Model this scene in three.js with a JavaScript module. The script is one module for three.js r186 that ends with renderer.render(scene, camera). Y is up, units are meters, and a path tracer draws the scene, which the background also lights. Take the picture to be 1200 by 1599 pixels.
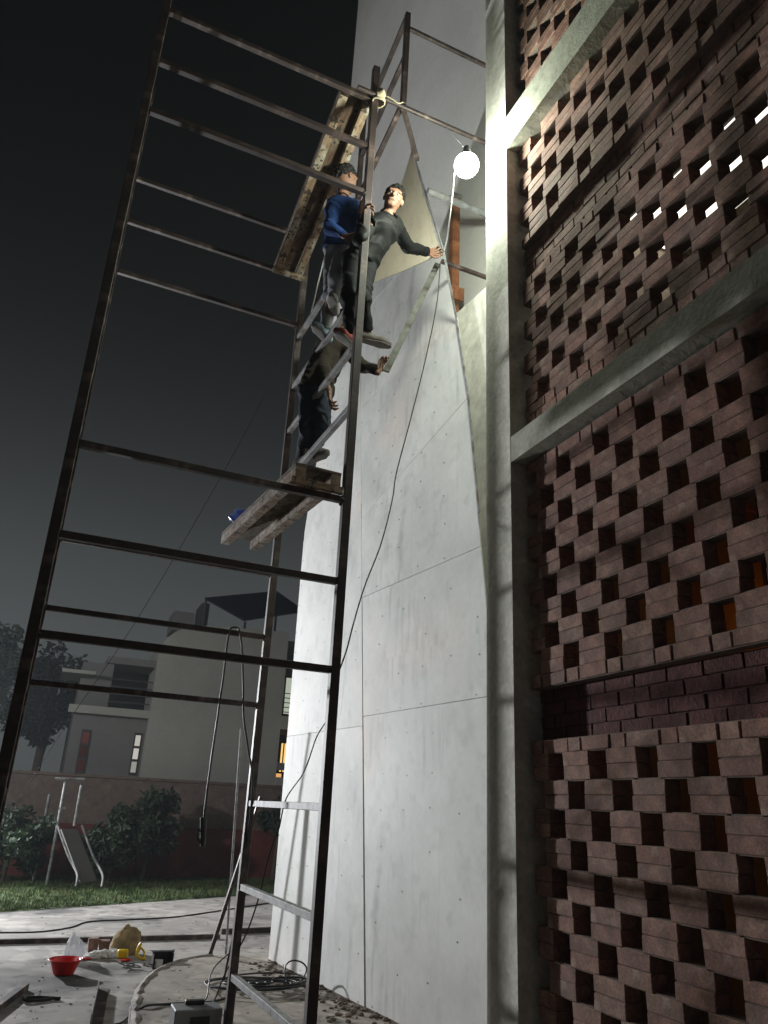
import * as THREE from 'three';
import { mergeGeometries } from 'three/addons/utils/BufferGeometryUtils.js';
import { RoundedBoxGeometry } from 'three/addons/geometries/RoundedBoxGeometry.js';
import { RectAreaLightUniformsLib } from 'three/addons/lights/RectAreaLightUniformsLib.js';

const V = (x, y, z) => new THREE.Vector3(x, y, z);
const scene = new THREE.Scene();
const renderer = new THREE.WebGLRenderer({ antialias: true });
renderer.toneMapping = THREE.LinearToneMapping;
renderer.toneMappingExposure = 1.0;
renderer.shadowMap.enabled = true;
RectAreaLightUniformsLib.init();

/* ---------- camera: pitched up 21 degrees, rolled 2.9 degrees, 26 mm phone lens ---------- */
const EYE = V(0, 1.6, 0), FPX = 1202, CX = 600, CY = 799.5;
const camRay = (px, py) => V(px - CX, CY - py, -FPX).normalize();
const HZ = x => 1265 + 0.05 * (x - 600);
const upC = camRay(1200, HZ(1200)).cross(camRay(0, HZ(0))).normalize();
const vpC = camRay(60, HZ(60));
const mzC = vpC.clone().addScaledVector(upC, -vpC.dot(upC)).normalize();
const zC = mzC.clone().negate(), xC = upC.clone().cross(zC);
const toW = v => V(xC.dot(v), upC.dot(v), zC.dot(v));
const camera = new THREE.PerspectiveCamera(2 * Math.atan(799.5 / FPX) * 180 / Math.PI, 0.75, 0.05, 400);
camera.position.copy(EYE);
camera.quaternion.setFromRotationMatrix(new THREE.Matrix4().makeBasis(toW(V(1, 0, 0)), toW(V(0, 1, 0)), toW(V(0, 0, 1))));
scene.add(camera);
// photo pixel -> direction -> point on something known
const dirOf = (px, py) => toW(camRay(px, py));
const onGround = (px, py, y = 0) => { const d = dirOf(px, py); return EYE.clone().addScaledVector(d, (y - EYE.y) / d.y); };
const onX = (px, py, x) => { const d = dirOf(px, py); return EYE.clone().addScaledVector(d, x / d.x); };
const onZ = (px, py, z) => { const d = dirOf(px, py); return EYE.clone().addScaledVector(d, z / d.z); };
const far = (px, py, h) => { const d = dirOf(px, py); return EYE.clone().addScaledVector(d, h / Math.hypot(d.x, d.z)); }; // at horizontal distance h
const heightAt = (px, py, p) => { const d = dirOf(px, py); return EYE.y + d.y * Math.hypot(p.x, p.z) / Math.hypot(d.x, d.z); };

/* ---------- random + noise ---------- */
let seed = 7;
const rnd = () => { seed = (seed * 1664525 + 1013904223) >>> 0; return seed / 4294967296; };
const rr = (a, b) => a + (b - a) * rnd();
const hash = (x, y, z = 0) => { let h = (x * 374761393 + y * 668265263 + z * 2147483647 + 1274126177) | 0; h = Math.imul(h ^ (h >>> 13), 1274126177); h ^= h >>> 16; return (h >>> 0) / 4294967296; };
const sm = t => t * t * (3 - 2 * t);
function vnoise(x, y, per = 0, s = 0) {
  const xi = Math.floor(x), yi = Math.floor(y), fx = sm(x - xi), fy = sm(y - yi);
  const w = v => per ? ((v % per) + per) % per : v;
  const a = hash(w(xi), w(yi), s), b = hash(w(xi + 1), w(yi), s), c = hash(w(xi), w(yi + 1), s), d = hash(w(xi + 1), w(yi + 1), s);
  return a + (b - a) * fx + (c - a) * fy + (a - b - c + d) * fx * fy;
}
function fbm(u, v, f, oct, s = 0) { let t = 0, a = 0.5, n = 0; for (let i = 0; i < oct; i++) { t += a * vnoise(u * f, v * f, f, s + i); n += a; a *= 0.5; f *= 2; } return t / n; }
const n3 = (x, y, z) => { const zi = Math.floor(z), fz = sm(z - zi); const a = vnoise(x, y, 0, zi * 7), b = vnoise(x, y, 0, (zi + 1) * 7); return a + (b - a) * fz; };

/* ---------- sky: night air, city glow low down ---------- */
{
  const w = 256, h = 256, d = new Float32Array(w * h * 4);
  for (let j = 0; j < h; j++) for (let i = 0; i < w; i++) {
    const el = ((j + 0.5) / h - 0.5) * Math.PI, k = (j * w + i) * 4;
    const t = Math.max(0, Math.sin(el));
    const g = 0.0004 + 0.074 / (1 + Math.pow(t / 0.33, 4));
    d[k] = g * 0.92; d[k + 1] = g; d[k + 2] = g * 1.0; d[k + 3] = 1;
  }
  const t = new THREE.DataTexture(d, w, h, THREE.RGBAFormat, THREE.FloatType);
  t.mapping = THREE.EquirectangularReflectionMapping; t.magFilter = t.minFilter = THREE.LinearFilter; t.needsUpdate = true;
  scene.background = t; scene.environment = t;
}
/* ---------- distant high lights / moon as the one directional light ---------- */
const moon = new THREE.DirectionalLight(0xffe6d4, 0.045);
moon.position.set(-13, 22, -10); moon.target.position.set(2.6, 3, -4);
moon.castShadow = true; moon.shadow.radius = 10; moon.shadow.mapSize.set(2048, 2048);
Object.assign(moon.shadow.camera, { left: -14, right: 14, top: 14, bottom: -14, near: 1, far: 70 });
scene.add(moon, moon.target);

/* ---------- textures ---------- */
function tex(n, fn, srgb = true, rep) {
  const d = new Uint8Array(n * n * 4);
  for (let j = 0; j < n; j++) for (let i = 0; i < n; i++) { const c = fn(i / n, j / n), k = (j * n + i) * 4; d[k] = Math.max(0, Math.min(255, c[0])); d[k + 1] = Math.max(0, Math.min(255, c[1])); d[k + 2] = Math.max(0, Math.min(255, c[2])); d[k + 3] = 255; }
  const t = new THREE.DataTexture(d, n, n); t.wrapS = t.wrapT = THREE.RepeatWrapping; t.magFilter = THREE.LinearFilter; t.minFilter = THREE.LinearMipmapLinearFilter; t.generateMipmaps = true;
  if (srgb) t.colorSpace = THREE.SRGBColorSpace; t.needsUpdate = true; return t;
}
const gray = (fn, n = 512) => tex(n, (u, v) => { const c = 255 * fn(u, v); return [c, c, c]; }, false);
const T = {};
T.grain = gray((u, v) => 0.5 * fbm(u, v, 64, 3, 3) + 0.5 * fbm(u, v, 8, 4, 9));
T.ground = tex(1024, (u, v) => {
  const a = fbm(u, v, 4, 5, 1), b = fbm(u, v, 40, 3, 5), c = fbm(u, v, 9, 4, 12), st = Math.max(0, fbm(u, v, 6, 4, 31) - 0.56) * 5;
  const dab = Math.min(1, Math.max(0, (fbm(u, v, 14, 4, 33) - 0.62) * 14)), spot = Math.min(1, Math.max(0, (fbm(u, v, 30, 3, 37) - 0.68) * 12));
  const g = 150 + 60 * (a - 0.5) + 34 * (b - 0.5) - 62 * st + 22 * dab - 34 * spot + 18 * (c - 0.5);
  return [g * 1.0, g * 0.965, g * 0.925];
});
T.board = tex(1024, (u, v) => {       // fibre-cement sheets: pale grey, trickle streaks, trowelled putty
  const a = fbm(u, v, 5, 5, 2), st = fbm(u * 1, v * 0.1, 60, 3, 41), big = fbm(u, v, 3, 3, 17), fine = fbm(u, v, 90, 2, 8);
  const streak = Math.max(0, st - 0.52) * Math.max(0, fbm(u, v, 8, 3, 44) - 0.38);
  const pk = Math.max(0, fbm(u, v, 4, 3, 51) - 0.55);
  let g = 197 + 34 * (a - 0.5) + 22 * (big - 0.5) + 8 * (fine - 0.5) - 170 * streak;
  g += 26 * Math.max(0, fbm(u, v, 12, 4, 61) - 0.55); g -= 16 * Math.max(0, fbm(u, v, 26, 4, 66) - 0.58) * 3;
  return [g + 22 * pk, g, g - 3 - 8 * pk];
});
T.plaster = tex(512, (u, v) => { const g = 192 + 46 * (fbm(u, v, 6, 5, 4) - 0.5) + 30 * (fbm(u, v, 40, 2, 6) - 0.5) - 90 * Math.max(0, fbm(u, v, 9, 4, 21) - 0.6); return [g, g * 0.985, g * 0.93]; });
T.plasterBump = gray((u, v) => 0.6 * fbm(u, v, 22, 4, 6) + 0.4 * fbm(u, v, 90, 2, 16));
T.paint = tex(512, (u, v) => { const g = 214 + 18 * (fbm(u, v, 4, 5, 14) - 0.5) + 10 * (fbm(u, v, 50, 2, 26) - 0.5); return [g, g * 0.99, g * 0.97]; });
T.brick = tex(256, (u, v) => { const a = fbm(u, v, 6, 4, 70), b = fbm(u, v, 50, 2, 71), c = Math.max(0, fbm(u, v, 5, 4, 75) - 0.55); const g = 0.84 + 0.34 * (a - 0.5) + 0.3 * (b - 0.5); return [225 * g + 120 * c, 214 * g + 200 * c, 208 * g + 210 * c]; });
T.wood = tex(512, (u, v) => {           // shuttering board: grain along u with dried cement
  const gr = fbm(u * 0.12, v, 60, 3, 80), c = fbm(u, v, 10, 5, 85), f = fbm(u, v, 60, 2, 88);
  let r = 122 + 70 * (gr - 0.5), g = 100 + 60 * (gr - 0.5), b = 80 + 46 * (gr - 0.5);
  const k = 0.85 * Math.min(1, Math.max(0, (c - 0.4) * 3.5)); const m = 158 + 50 * (f - 0.5);
  r += (m - r) * k; g += (m * 0.97 - g) * k; b += (m * 0.9 - b) * k;
  if (fbm(u, v, 22, 3, 93) > 0.68) { r *= 0.45; g *= 0.45; b *= 0.45; }
  return [r, g, b];
});
T.steel = tex(256, (u, v) => { const a = fbm(u, v, 8, 5, 100), b = fbm(u, v, 60, 2, 101), k = Math.max(0, fbm(u, v, 6, 5, 106) - 0.55) * 4; let r = 54 + 36 * (a - 0.5) + 14 * (b - 0.5), g = 43 + 27 * (a - 0.5), bl = 40 + 24 * (a - 0.5); r += 50 * k; g += 46 * k; bl += 42 * k; return [r, g, bl]; });
T.galv = tex(256, (u, v) => { const a = fbm(u, v, 10, 5, 110), k = Math.max(0, fbm(u, v, 5, 5, 116) - 0.54) * 4; const g = 128 + 60 * (a - 0.5); return [g - 40 * k, g - 50 * k, g - 56 * k]; });
T.cloth = gray((u, v) => 0.5 + 0.28 * Math.sin(u * 402) * Math.sin(v * 402) + 0.4 * (fbm(u, v, 30, 3, 120) - 0.5), 256);
T.sack = tex(256, (u, v) => { const w = 0.5 + 0.25 * (Math.sign(Math.sin(u * 250)) * Math.sign(Math.sin(v * 250))); const a = fbm(u, v, 5, 4, 130); const g = 0.7 + 0.5 * (a - 0.5) + 0.16 * (w - 0.5); return [188 * g, 160 * g, 112 * g]; });
T.grass = tex(256, (u, v) => { const a = fbm(u, v, 8, 5, 140), b = fbm(u, v, 64, 2, 144); return [58 + 50 * (a - 0.5) + 30 * (b - 0.5), 78 + 50 * (a - 0.5) + 34 * (b - 0.5), 36 + 20 * (a - 0.5)]; });
const std = (o) => new THREE.MeshStandardMaterial(Object.assign({ roughness: 0.85, metalness: 0 }, o));
const mapd = (t, o = {}) => std(Object.assign({ map: t }, o));
const lin = (r, g, b) => new THREE.Color().setRGB(r, g, b);
const M = {
  ground: mapd(T.ground, { bumpMap: T.plasterBump, bumpScale: 0.004, roughness: 0.9 }),
  slab: mapd(T.ground, { color: lin(0.86, 0.8, 0.76), bumpMap: T.plasterBump, bumpScale: 0.004 }),
  board: mapd(T.board, { roughness: 0.72, bumpMap: T.grain, bumpScale: 0.0012 }),
  tan: mapd(T.board, { color: lin(0.92, 0.8, 0.64), roughness: 0.8 }),
  plaster: mapd(T.plaster, { bumpMap: T.plasterBump, bumpScale: 0.0025, roughness: 0.92 }),
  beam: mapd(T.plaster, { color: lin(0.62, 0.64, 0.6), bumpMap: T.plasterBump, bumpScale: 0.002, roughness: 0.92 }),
  paint: mapd(T.paint, { roughness: 0.85 }),
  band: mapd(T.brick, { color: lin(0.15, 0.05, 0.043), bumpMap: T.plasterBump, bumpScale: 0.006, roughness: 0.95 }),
  mortar: std({ color: lin(0.26, 0.2, 0.18), roughness: 1, map: T.plaster }),
  bricks: [[0.34, 0.18, 0.15], [0.31, 0.155, 0.125], [0.37, 0.21, 0.17], [0.29, 0.16, 0.14], [0.35, 0.17, 0.13], [0.33, 0.2, 0.175]].map(c => mapd(T.brick, { color: lin(c[0] * 1.05, (c[1] * 0.75 + 0.25 * c[0]) * 0.95, (c[2] * 0.7 + 0.3 * c[0]) * 0.8), bumpMap: T.grain, bumpScale: 0.0016, roughness: 0.9 })),
  inner: std({ color: lin(0.62, 0.55, 0.5), map: T.plaster }),
  ochre: std({ color: lin(0.75, 0.38, 0.08), roughness: 0.8 }),
  steel: mapd(T.steel, { roughness: 0.62, metalness: 0.15, bumpMap: T.grain, bumpScale: 0.001 }),
  steelBar: mapd(T.steel, { color: lin(0.95, 0.95, 0.95), roughness: 0.55, metalness: 0.2, bumpMap: T.grain, bumpScale: 0.001 }),
  galv: mapd(T.galv, { roughness: 0.65, metalness: 0.15, bumpMap: T.grain, bumpScale: 0.001 }),
  primer: mapd(T.brick, { color: lin(0.42, 0.17, 0.07), roughness: 0.65 }),
  wood: mapd(T.wood, { roughness: 0.9, bumpMap: T.grain, bumpScale: 0.004 }),
  woodDark: mapd(T.wood, { color: lin(0.36, 0.3, 0.26), roughness: 0.9, bumpMap: T.grain, bumpScale: 0.003 }),
  black: std({ color: lin(0.012, 0.012, 0.013), roughness: 0.5 }),
  cable: std({ color: lin(0.012, 0.011, 0.011), roughness: 0.55 }),
  whiteCable: std({ color: lin(0.7, 0.7, 0.66), roughness: 0.6 }),
  rope: std({ color: lin(0.45, 0.38, 0.26), roughness: 1 }),
  skin: std({ color: lin(0.17, 0.085, 0.052), roughness: 0.65 }),
  hair: new THREE.MeshPhysicalMaterial({ color: lin(0.006, 0.005, 0.004), roughness: 0.85, specularIntensity: 0.25 }),
  eye: std({ color: lin(0.22, 0.2, 0.18), roughness: 0.5 }),
  screw: std({ color: lin(0.06, 0.055, 0.05), roughness: 0.5, metalness: 0.5 }),
  red: new THREE.MeshPhysicalMaterial({ color: lin(0.62, 0.012, 0.012), roughness: 0.32, transmission: 0.15, thickness: 0 }),
  yellow: std({ color: lin(0.72, 0.48, 0.01), roughness: 0.45 }),
  blueBag: new THREE.MeshPhysicalMaterial({ color: lin(0.2, 0.3, 0.7), roughness: 0.5, transmission: 0.3, thickness: 0 }),
  film: new THREE.MeshPhysicalMaterial({ color: lin(0.85, 0.86, 0.88), roughness: 0.35, transmission: 0.5, thickness: 0, side: THREE.DoubleSide }),
  sack: mapd(T.sack, { roughness: 0.95 }),
  foliage: new THREE.MeshPhysicalMaterial({ color: lin(0.03, 0.055, 0.025), roughness: 0.9, transmission: 0.2, thickness: 0, side: THREE.DoubleSide }),
  bark: std({ color: lin(0.09, 0.07, 0.055), roughness: 1 }),
  lawn: mapd(T.grass, { roughness: 1 }),
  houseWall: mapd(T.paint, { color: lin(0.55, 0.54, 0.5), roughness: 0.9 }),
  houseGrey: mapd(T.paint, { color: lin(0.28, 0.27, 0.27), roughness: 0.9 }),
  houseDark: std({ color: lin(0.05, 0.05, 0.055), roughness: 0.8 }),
  wallTop: mapd(T.plaster, { color: lin(0.3, 0.22, 0.2) }),
  wallRed: mapd(T.plaster, { color: lin(0.27, 0.06, 0.055) }),
  solar: std({ color: lin(0.02, 0.03, 0.06), roughness: 0.25, metalness: 0.3 }),
  glass: new THREE.MeshPhysicalMaterial({ color: 0xffffff, roughness: 0.05, transmission: 1, thickness: 0 }),
};
const emis = (r, g, b, k) => new THREE.MeshStandardMaterial({ color: 0x000000, emissive: lin(r, g, b), emissiveIntensity: k, roughness: 1 });

/* ---------- object helpers ---------- */
const used = {};
const numbered = n => { const k = used[n] = (used[n] ?? -1) + 1; return k ? `${n}_${String(k).padStart(3, '0')}` : n; };
function tri(g, tile = 1) {              // uv in metres on the dominant plane of each face
  const p = g.attributes.position, nn = g.attributes.normal, uv = new Float32Array(p.count * 2), ox = rnd() * 7, oy = rnd() * 7;
  for (let i = 0; i < p.count; i++) {
    const ax = Math.abs(nn.getX(i)), ay = Math.abs(nn.getY(i)), az = Math.abs(nn.getZ(i));
    let u, v; if (ax >= ay && ax >= az) { u = p.getZ(i); v = p.getY(i); } else if (ay >= az) { u = p.getZ(i); v = p.getX(i); } else { u = p.getX(i); v = p.getY(i); }
    uv[2 * i] = u / tile + ox; uv[2 * i + 1] = v / tile + oy;
  }
  g.setAttribute('uv', new THREE.BufferAttribute(uv, 2)); return g;
}
function mesh(name, g, m, parent) { const o = new THREE.Mesh(g, m); o.name = name; o.castShadow = o.receiveShadow = true; (parent || scene).add(o); return o; }
function group(name, p = V(0, 0, 0)) { const o = new THREE.Group(); o.name = numbered(name); o.position.copy(p); scene.add(o); return o; }
function tag(o, label, category, grp) { o.userData.label = label; o.userData.category = category; if (grp) o.userData.group = grp; return o; }
const structure = (name, g, m) => { const o = mesh(numbered(name), g, m); o.userData.kind = 'structure'; return o; };
const box = (x0, x1, y0, y1, z0, z1, tile = 1) => tri(new THREE.BoxGeometry(x1 - x0, y1 - y0, z1 - z0).translate((x0 + x1) / 2, (y0 + y1) / 2, (z0 + z1) / 2), tile);
const merge = gs => mergeGeometries(gs.map(g => { const h = g.index ? g.toNonIndexed() : g; for (const k of Object.keys(h.attributes)) if (!['position', 'normal', 'uv'].includes(k)) h.deleteAttribute(k); return h; }));
function barGeo(a, b, w, h, tile = 0.6, round = 0.004, upHint) {   // a square tube from a to b
  const len = a.distanceTo(b), z = b.clone().sub(a).normalize();
  let up = upHint ? upHint.clone() : (Math.abs(z.y) > 0.9 ? V(1, 0, 0) : V(0, 1, 0));
  const x = up.clone().cross(z).normalize(); up = z.clone().cross(x);
  const g = round ? new RoundedBoxGeometry(w, h, len, 1, round) : new THREE.BoxGeometry(w, h, len);
  tri(g, tile);
  return g.applyMatrix4(new THREE.Matrix4().makeBasis(x, up, z).setPosition(a.clone().add(b).multiplyScalar(0.5)));
}
const tube = (pts, r, seg, rad = 6) => tri(new THREE.TubeGeometry(new THREE.CatmullRomCurve3(pts), seg || pts.length * 8, r, rad), 0.3);
function cyl(a, b, r0, r1 = r0, n = 12) { const len = a.distanceTo(b); const g = tri(new THREE.CylinderGeometry(r1, r0, len, n), 0.5); const q = new THREE.Quaternion().setFromUnitVectors(V(0, 1, 0), b.clone().sub(a).normalize()); return g.applyQuaternion(q).translate((a.x + b.x) / 2, (a.y + b.y) / 2, (a.z + b.z) / 2); }
const shift = (g, p) => g.translate(-p.x, -p.y, -p.z);
function one(name, g, m, base, label, cat, grp) { shift(g, base); const o = mesh(numbered(name), g, m); o.position.copy(base); return tag(o, label, cat, grp); }
function part(name, g, m, parent) { shift(g, parent.userData.base || parent.position); return mesh(name, g, m, parent); }   // geometry given in world metres
function sub(name, g, m, p) { shift(g, p.parent.position); return mesh(name, g, m, p); }
// chamfered brick, 44 triangles, slightly uneven
function brickGeo(l, h, d, c, j) {
  const P = [], hx = d / 2, hy = h / 2, hz = l / 2, N = [];
  const corner = {};
  for (const sx of [-1, 1]) for (const sy of [-1, 1]) for (const sz of [-1, 1]) {
    const jx = rr(-j, j), jy = rr(-j, j), jz = rr(-j, j);
    corner[[sx, sy, sz]] = [V(sx * hx + jx, sy * (hy - c) + jy, sz * (hz - c) + jz), V(sx * (hx - c) + jx, sy * hy + jy, sz * (hz - c) + jz), V(sx * (hx - c) + jx, sy * (hy - c) + jy, sz * hz + jz)];
  }
  const tri3 = (a, b, e) => { const n = b.clone().sub(a).cross(e.clone().sub(a)); const m = a.clone().add(b).add(e); if (n.dot(m) < 0) { [b, e] = [e, b]; n.negate(); } n.normalize(); for (const q of [a, b, e]) { P.push(q.x, q.y, q.z); N.push(n.x, n.y, n.z); } };
  const quad = (a, b, e, f) => { tri3(a, b, e); tri3(a, e, f); };
  const C = (x, y, z, k) => corner[[x, y, z]][k];
  for (const s of [-1, 1]) {
    quad(C(s, -1, -1, 0), C(s, 1, -1, 0), C(s, 1, 1, 0), C(s, -1, 1, 0));
    quad(C(-1, s, -1, 1), C(1, s, -1, 1), C(1, s, 1, 1), C(-1, s, 1, 1));
    quad(C(-1, -1, s, 2), C(1, -1, s, 2), C(1, 1, s, 2), C(-1, 1, s, 2));
    for (const t of [-1, 1]) {
      quad(C(s, t, -1, 0), C(s, t, 1, 0), C(s, t, 1, 1), C(s, t, -1, 1));
      quad(C(s, -1, t, 0), C(s, 1, t, 0), C(s, 1, t, 2), C(s, -1, t, 2));
      quad(C(-1, s, t, 1), C(1, s, t, 1), C(1, s, t, 2), C(-1, s, t, 2));
      for (const u of [-1, 1]) tri3(C(s, t, u, 0), C(s, t, u, 1), C(s, t, u, 2));
    }
  }
  const g = new THREE.BufferGeometry(); g.setAttribute('position', new THREE.Float32BufferAttribute(P, 3)); g.setAttribute('normal', new THREE.Float32BufferAttribute(N, 3)); return tri(g, 0.4);
}

/* =================== THE SETTING =================== */
{
  const g = tri(new THREE.PlaneGeometry(300, 300).rotateX(-Math.PI / 2), 5);
  structure('ground', g, M.ground);
  // lawn beyond the concrete
  const a = onGround(0, 1425), b = onGround(430, 1395), dz = (b.z - a.z) / (b.x - a.x);
  const edge = x => a.z + dz * (x - a.x);
  const s = new THREE.Shape(); s.moveTo(-14, -edge(-14)); s.lineTo(9, -edge(9)); s.lineTo(9, 26); s.lineTo(-14, 26); s.closePath();
  structure('lawn', tri(new THREE.ShapeGeometry(s).rotateX(-Math.PI / 2).translate(0, 0.004, 0), 1.5), M.lawn);
  const bl = []; for (let k = 0; k < 5; k++) { const an = k * 1.26, lx = 0.03 * Math.cos(an), lz = 0.03 * Math.sin(an); bl.push(lx - 0.006, 0, lz, lx + 0.006, 0, lz, lx * 2.2, rr(0.04, 0.08), lz * 2.2); }
  const bg = new THREE.BufferGeometry(); bg.setAttribute('position', new THREE.Float32BufferAttribute(bl, 3)); bg.computeVertexNormals();
  const n = 16000, im = new THREE.InstancedMesh(bg, std({ color: lin(0.085, 0.115, 0.045), roughness: 1, side: THREE.DoubleSide }), n), mt = new THREE.Matrix4(), c = new THREE.Color();
  for (let i = 0; i < n; i++) { const x = rr(-5, 7.5), z = edge(x) - 0.05 - Math.pow(rnd(), 1.4) * 5; const sc = rr(0.6, 1.3); mt.makeRotationY(rnd() * 6).scale(V(sc, sc * rr(0.6, 1.3), sc)).setPosition(x, 0.005, z); im.setMatrixAt(i, mt); im.setColorAt(i, c.setRGB(rr(0.7, 1.3), rr(0.8, 1.2), rr(0.6, 1.2))); }
  im.name = 'grass_blades'; im.userData = { label: 'short green lawn grass between the concrete yard and the red wall', category: 'grass', kind: 'stuff' }; im.castShadow = im.receiveShadow = true; scene.add(im);
}
{ // low rounded plinth slab at the foot of the tower, with its rolled mortar edge
  const pts = [[200, 1640], [203, 1590], [212, 1556], [232, 1532], [262, 1515], [300, 1505], [325, 1502], [360, 1501], [425, 1506]].map(p => onGround(...p));
  const s = new THREE.Shape(); pts.forEach((p, i) => i ? s.lineTo(p.x, -p.z) : s.moveTo(p.x, -p.z)); s.lineTo(3.4, 8.9); s.lineTo(3.4, 3.4); s.lineTo(1.0, 3.4); s.closePath();
  structure('plinth_slab', tri(new THREE.ExtrudeGeometry(s, { depth: 0.05, bevelEnabled: true, bevelSize: 0.012, bevelThickness: 0.012, bevelSegments: 2 }).rotateX(-Math.PI / 2).translate(0, 0.0, 0), 2.4), M.slab);
  const rim = new THREE.CatmullRomCurve3(pts.slice(0, 7).map(p => V(p.x + 0.03, 0.035, p.z + 0.02)));
  const g = new THREE.TubeGeometry(rim, 60, 0.042, 9), pp = g.attributes.position;
  for (let i = 0; i < pp.count; i++) { const k = (n3(pp.getX(i) * 9, pp.getY(i) * 9, pp.getZ(i) * 9) - 0.5) * 0.03; pp.setXYZ(i, pp.getX(i) + k, pp.getY(i) + k * 0.6, pp.getZ(i) + k); }
  g.computeVertexNormals(); structure('plinth_rim', tri(g, 1), M.slab);
}

/* ---------- brick building on the right ---------- */
const WX = 2.5, BX = 2.6, Z0 = -4.01, ZN = -0.3;      // frame face, brick face, bay ends
{
  const o = group('concrete_frame', V(WX, 0, -4.2)); tag(o, 'grey concrete frame with rough plastered pier and beams round the brick screens', 'building');
  part('pier', box(WX, WX + 0.28, -0.2, 12, -4.33, Z0, 0.9), M.plaster, o);
  part('pier', box(WX, WX + 0.28, -0.2, 12, ZN, ZN + 0.35, 0.9), M.plaster, o);
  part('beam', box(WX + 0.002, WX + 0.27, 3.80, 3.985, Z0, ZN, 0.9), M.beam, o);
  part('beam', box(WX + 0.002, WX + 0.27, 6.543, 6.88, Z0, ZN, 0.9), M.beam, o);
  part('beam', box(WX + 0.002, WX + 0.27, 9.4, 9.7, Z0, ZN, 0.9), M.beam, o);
  for (const y of [3.79, 6.53, 9.39]) part('floor_slab', box(WX + 0.27, 4.85, y, y + 0.15, -4.33, ZN + 0.35), M.inner, o);
  part('inner_wall', box(4.85, 5.0, -0.1, 12, -4.33, ZN + 0.35), M.inner, o);
  part('end_wall', box(WX + 0.28, 4.85, -0.1, 12, -4.45, -4.332), M.inner, o);
  part('end_wall', box(WX + 0.28, 4.85, -0.1, 12, ZN + 0.35, ZN + 0.5), M.inner, o);
  part('roof_slab', box(WX, 5.0, 12, 12.2, -4.45, ZN + 0.5), M.beam, o);
}
const PER = 0.367, BL = 0.227;
const variants = [...Array(10)].map(() => brickGeo(BL, 0.071, 0.09, rr(0.0025, 0.0045), 0.0017));
const halves = [0, 1].map(() => brickGeo(0.107, 0.0705, 0.09, 0.003, 0.0018));
function brickScreen(label, rows, solids, zEnd = -1.15) {
  const o = group('brick_screen', V(BX, rows[0][0], -2.6)); tag(o, label, 'brick wall', 'pierced brick screens between the concrete beams');
  const mort = [], rest = [];
  const put = (z, y, len, hgt, jit) => {        // z = centre, y = bottom of the course
    const g0 = Math.abs(len - BL) < 0.01 ? variants[(rnd() * 10) | 0] : Math.abs(len - 0.107) < 0.01 ? halves[(rnd() * 2) | 0] : null;
    const g = g0 || brickGeo(len, 0.0705, 0.09, 0.003, 0.0018);
    const p = V(BX + 0.045 + rr(-jit, jit) * 0.6, y + hgt / 2 + rr(-0.0015, 0.0015), z + rr(-0.003, 0.003));
    const ry = rr(-0.008, 0.008), rx = rr(-0.006, 0.006), sy = hgt / 0.0735;
    if (z > zEnd) { const m4 = new THREE.Matrix4().compose(p, new THREE.Quaternion().setFromEuler(new THREE.Euler(rx, ry, 0)), V(1, sy, 1)); rest.push(g.clone().applyMatrix4(m4)); return; }
    const b = mesh('brick', g, M.bricks[(rnd() * 6) | 0], o); b.position.copy(p).sub(o.position); b.rotation.set(rx, ry, 0); b.scale.y = sy;
  };
  for (const [y0, y1, par] of rows) {
    const h = (y1 - y0) / 2, z1 = -3.985 + rr(0, 0.02);
    for (let k = -2; k < 14; k++) {
      let a = (par ? -3.8665 : -3.68) + k * PER, b = a + BL; if (b < z1 + 0.03 || a > ZN - 0.05) continue; a = Math.max(a, z1); b = Math.min(b, ZN - 0.004);
      const full = b - a > 0.22; const len = full ? BL : b - a;
      for (const q of [0, 1]) put((a + b) / 2, y0 + q * h, len, h, 0.004);
      mort.push(box(BX + 0.008, BX + 0.08, y0 - 0.004, y1 + 0.004, a + 0.008, b - 0.008, 0.5));
    }
  }
  for (const [y0, hgt, off, alt] of solids) {    // solid courses: stretchers and headers alternating
    let z = -3.985 + off * 0.4, i = alt; 
    while (z < ZN - 0.06) { const len = i++ % 2 ? 0.107 : BL; put(z + len / 2, y0, len, hgt, 0.006); z += len + 0.012; }
    mort.push(box(BX + 0.009, BX + 0.08, y0 - 0.003, y0 + hgt + 0.003, -3.975, ZN - 0.01, 0.5));
  }
  const mm = mesh('mortar', merge(mort).translate(-o.position.x, -o.position.y, -o.position.z), M.mortar, o); mm.userData.kind = 'stuff';
  if (rest.length) { const r = mesh('bricks_beyond', merge(rest).translate(-o.position.x, -o.position.y, -o.position.z), M.bricks[0], o); r.userData.kind = 'stuff'; }
  return o;
}
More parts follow.
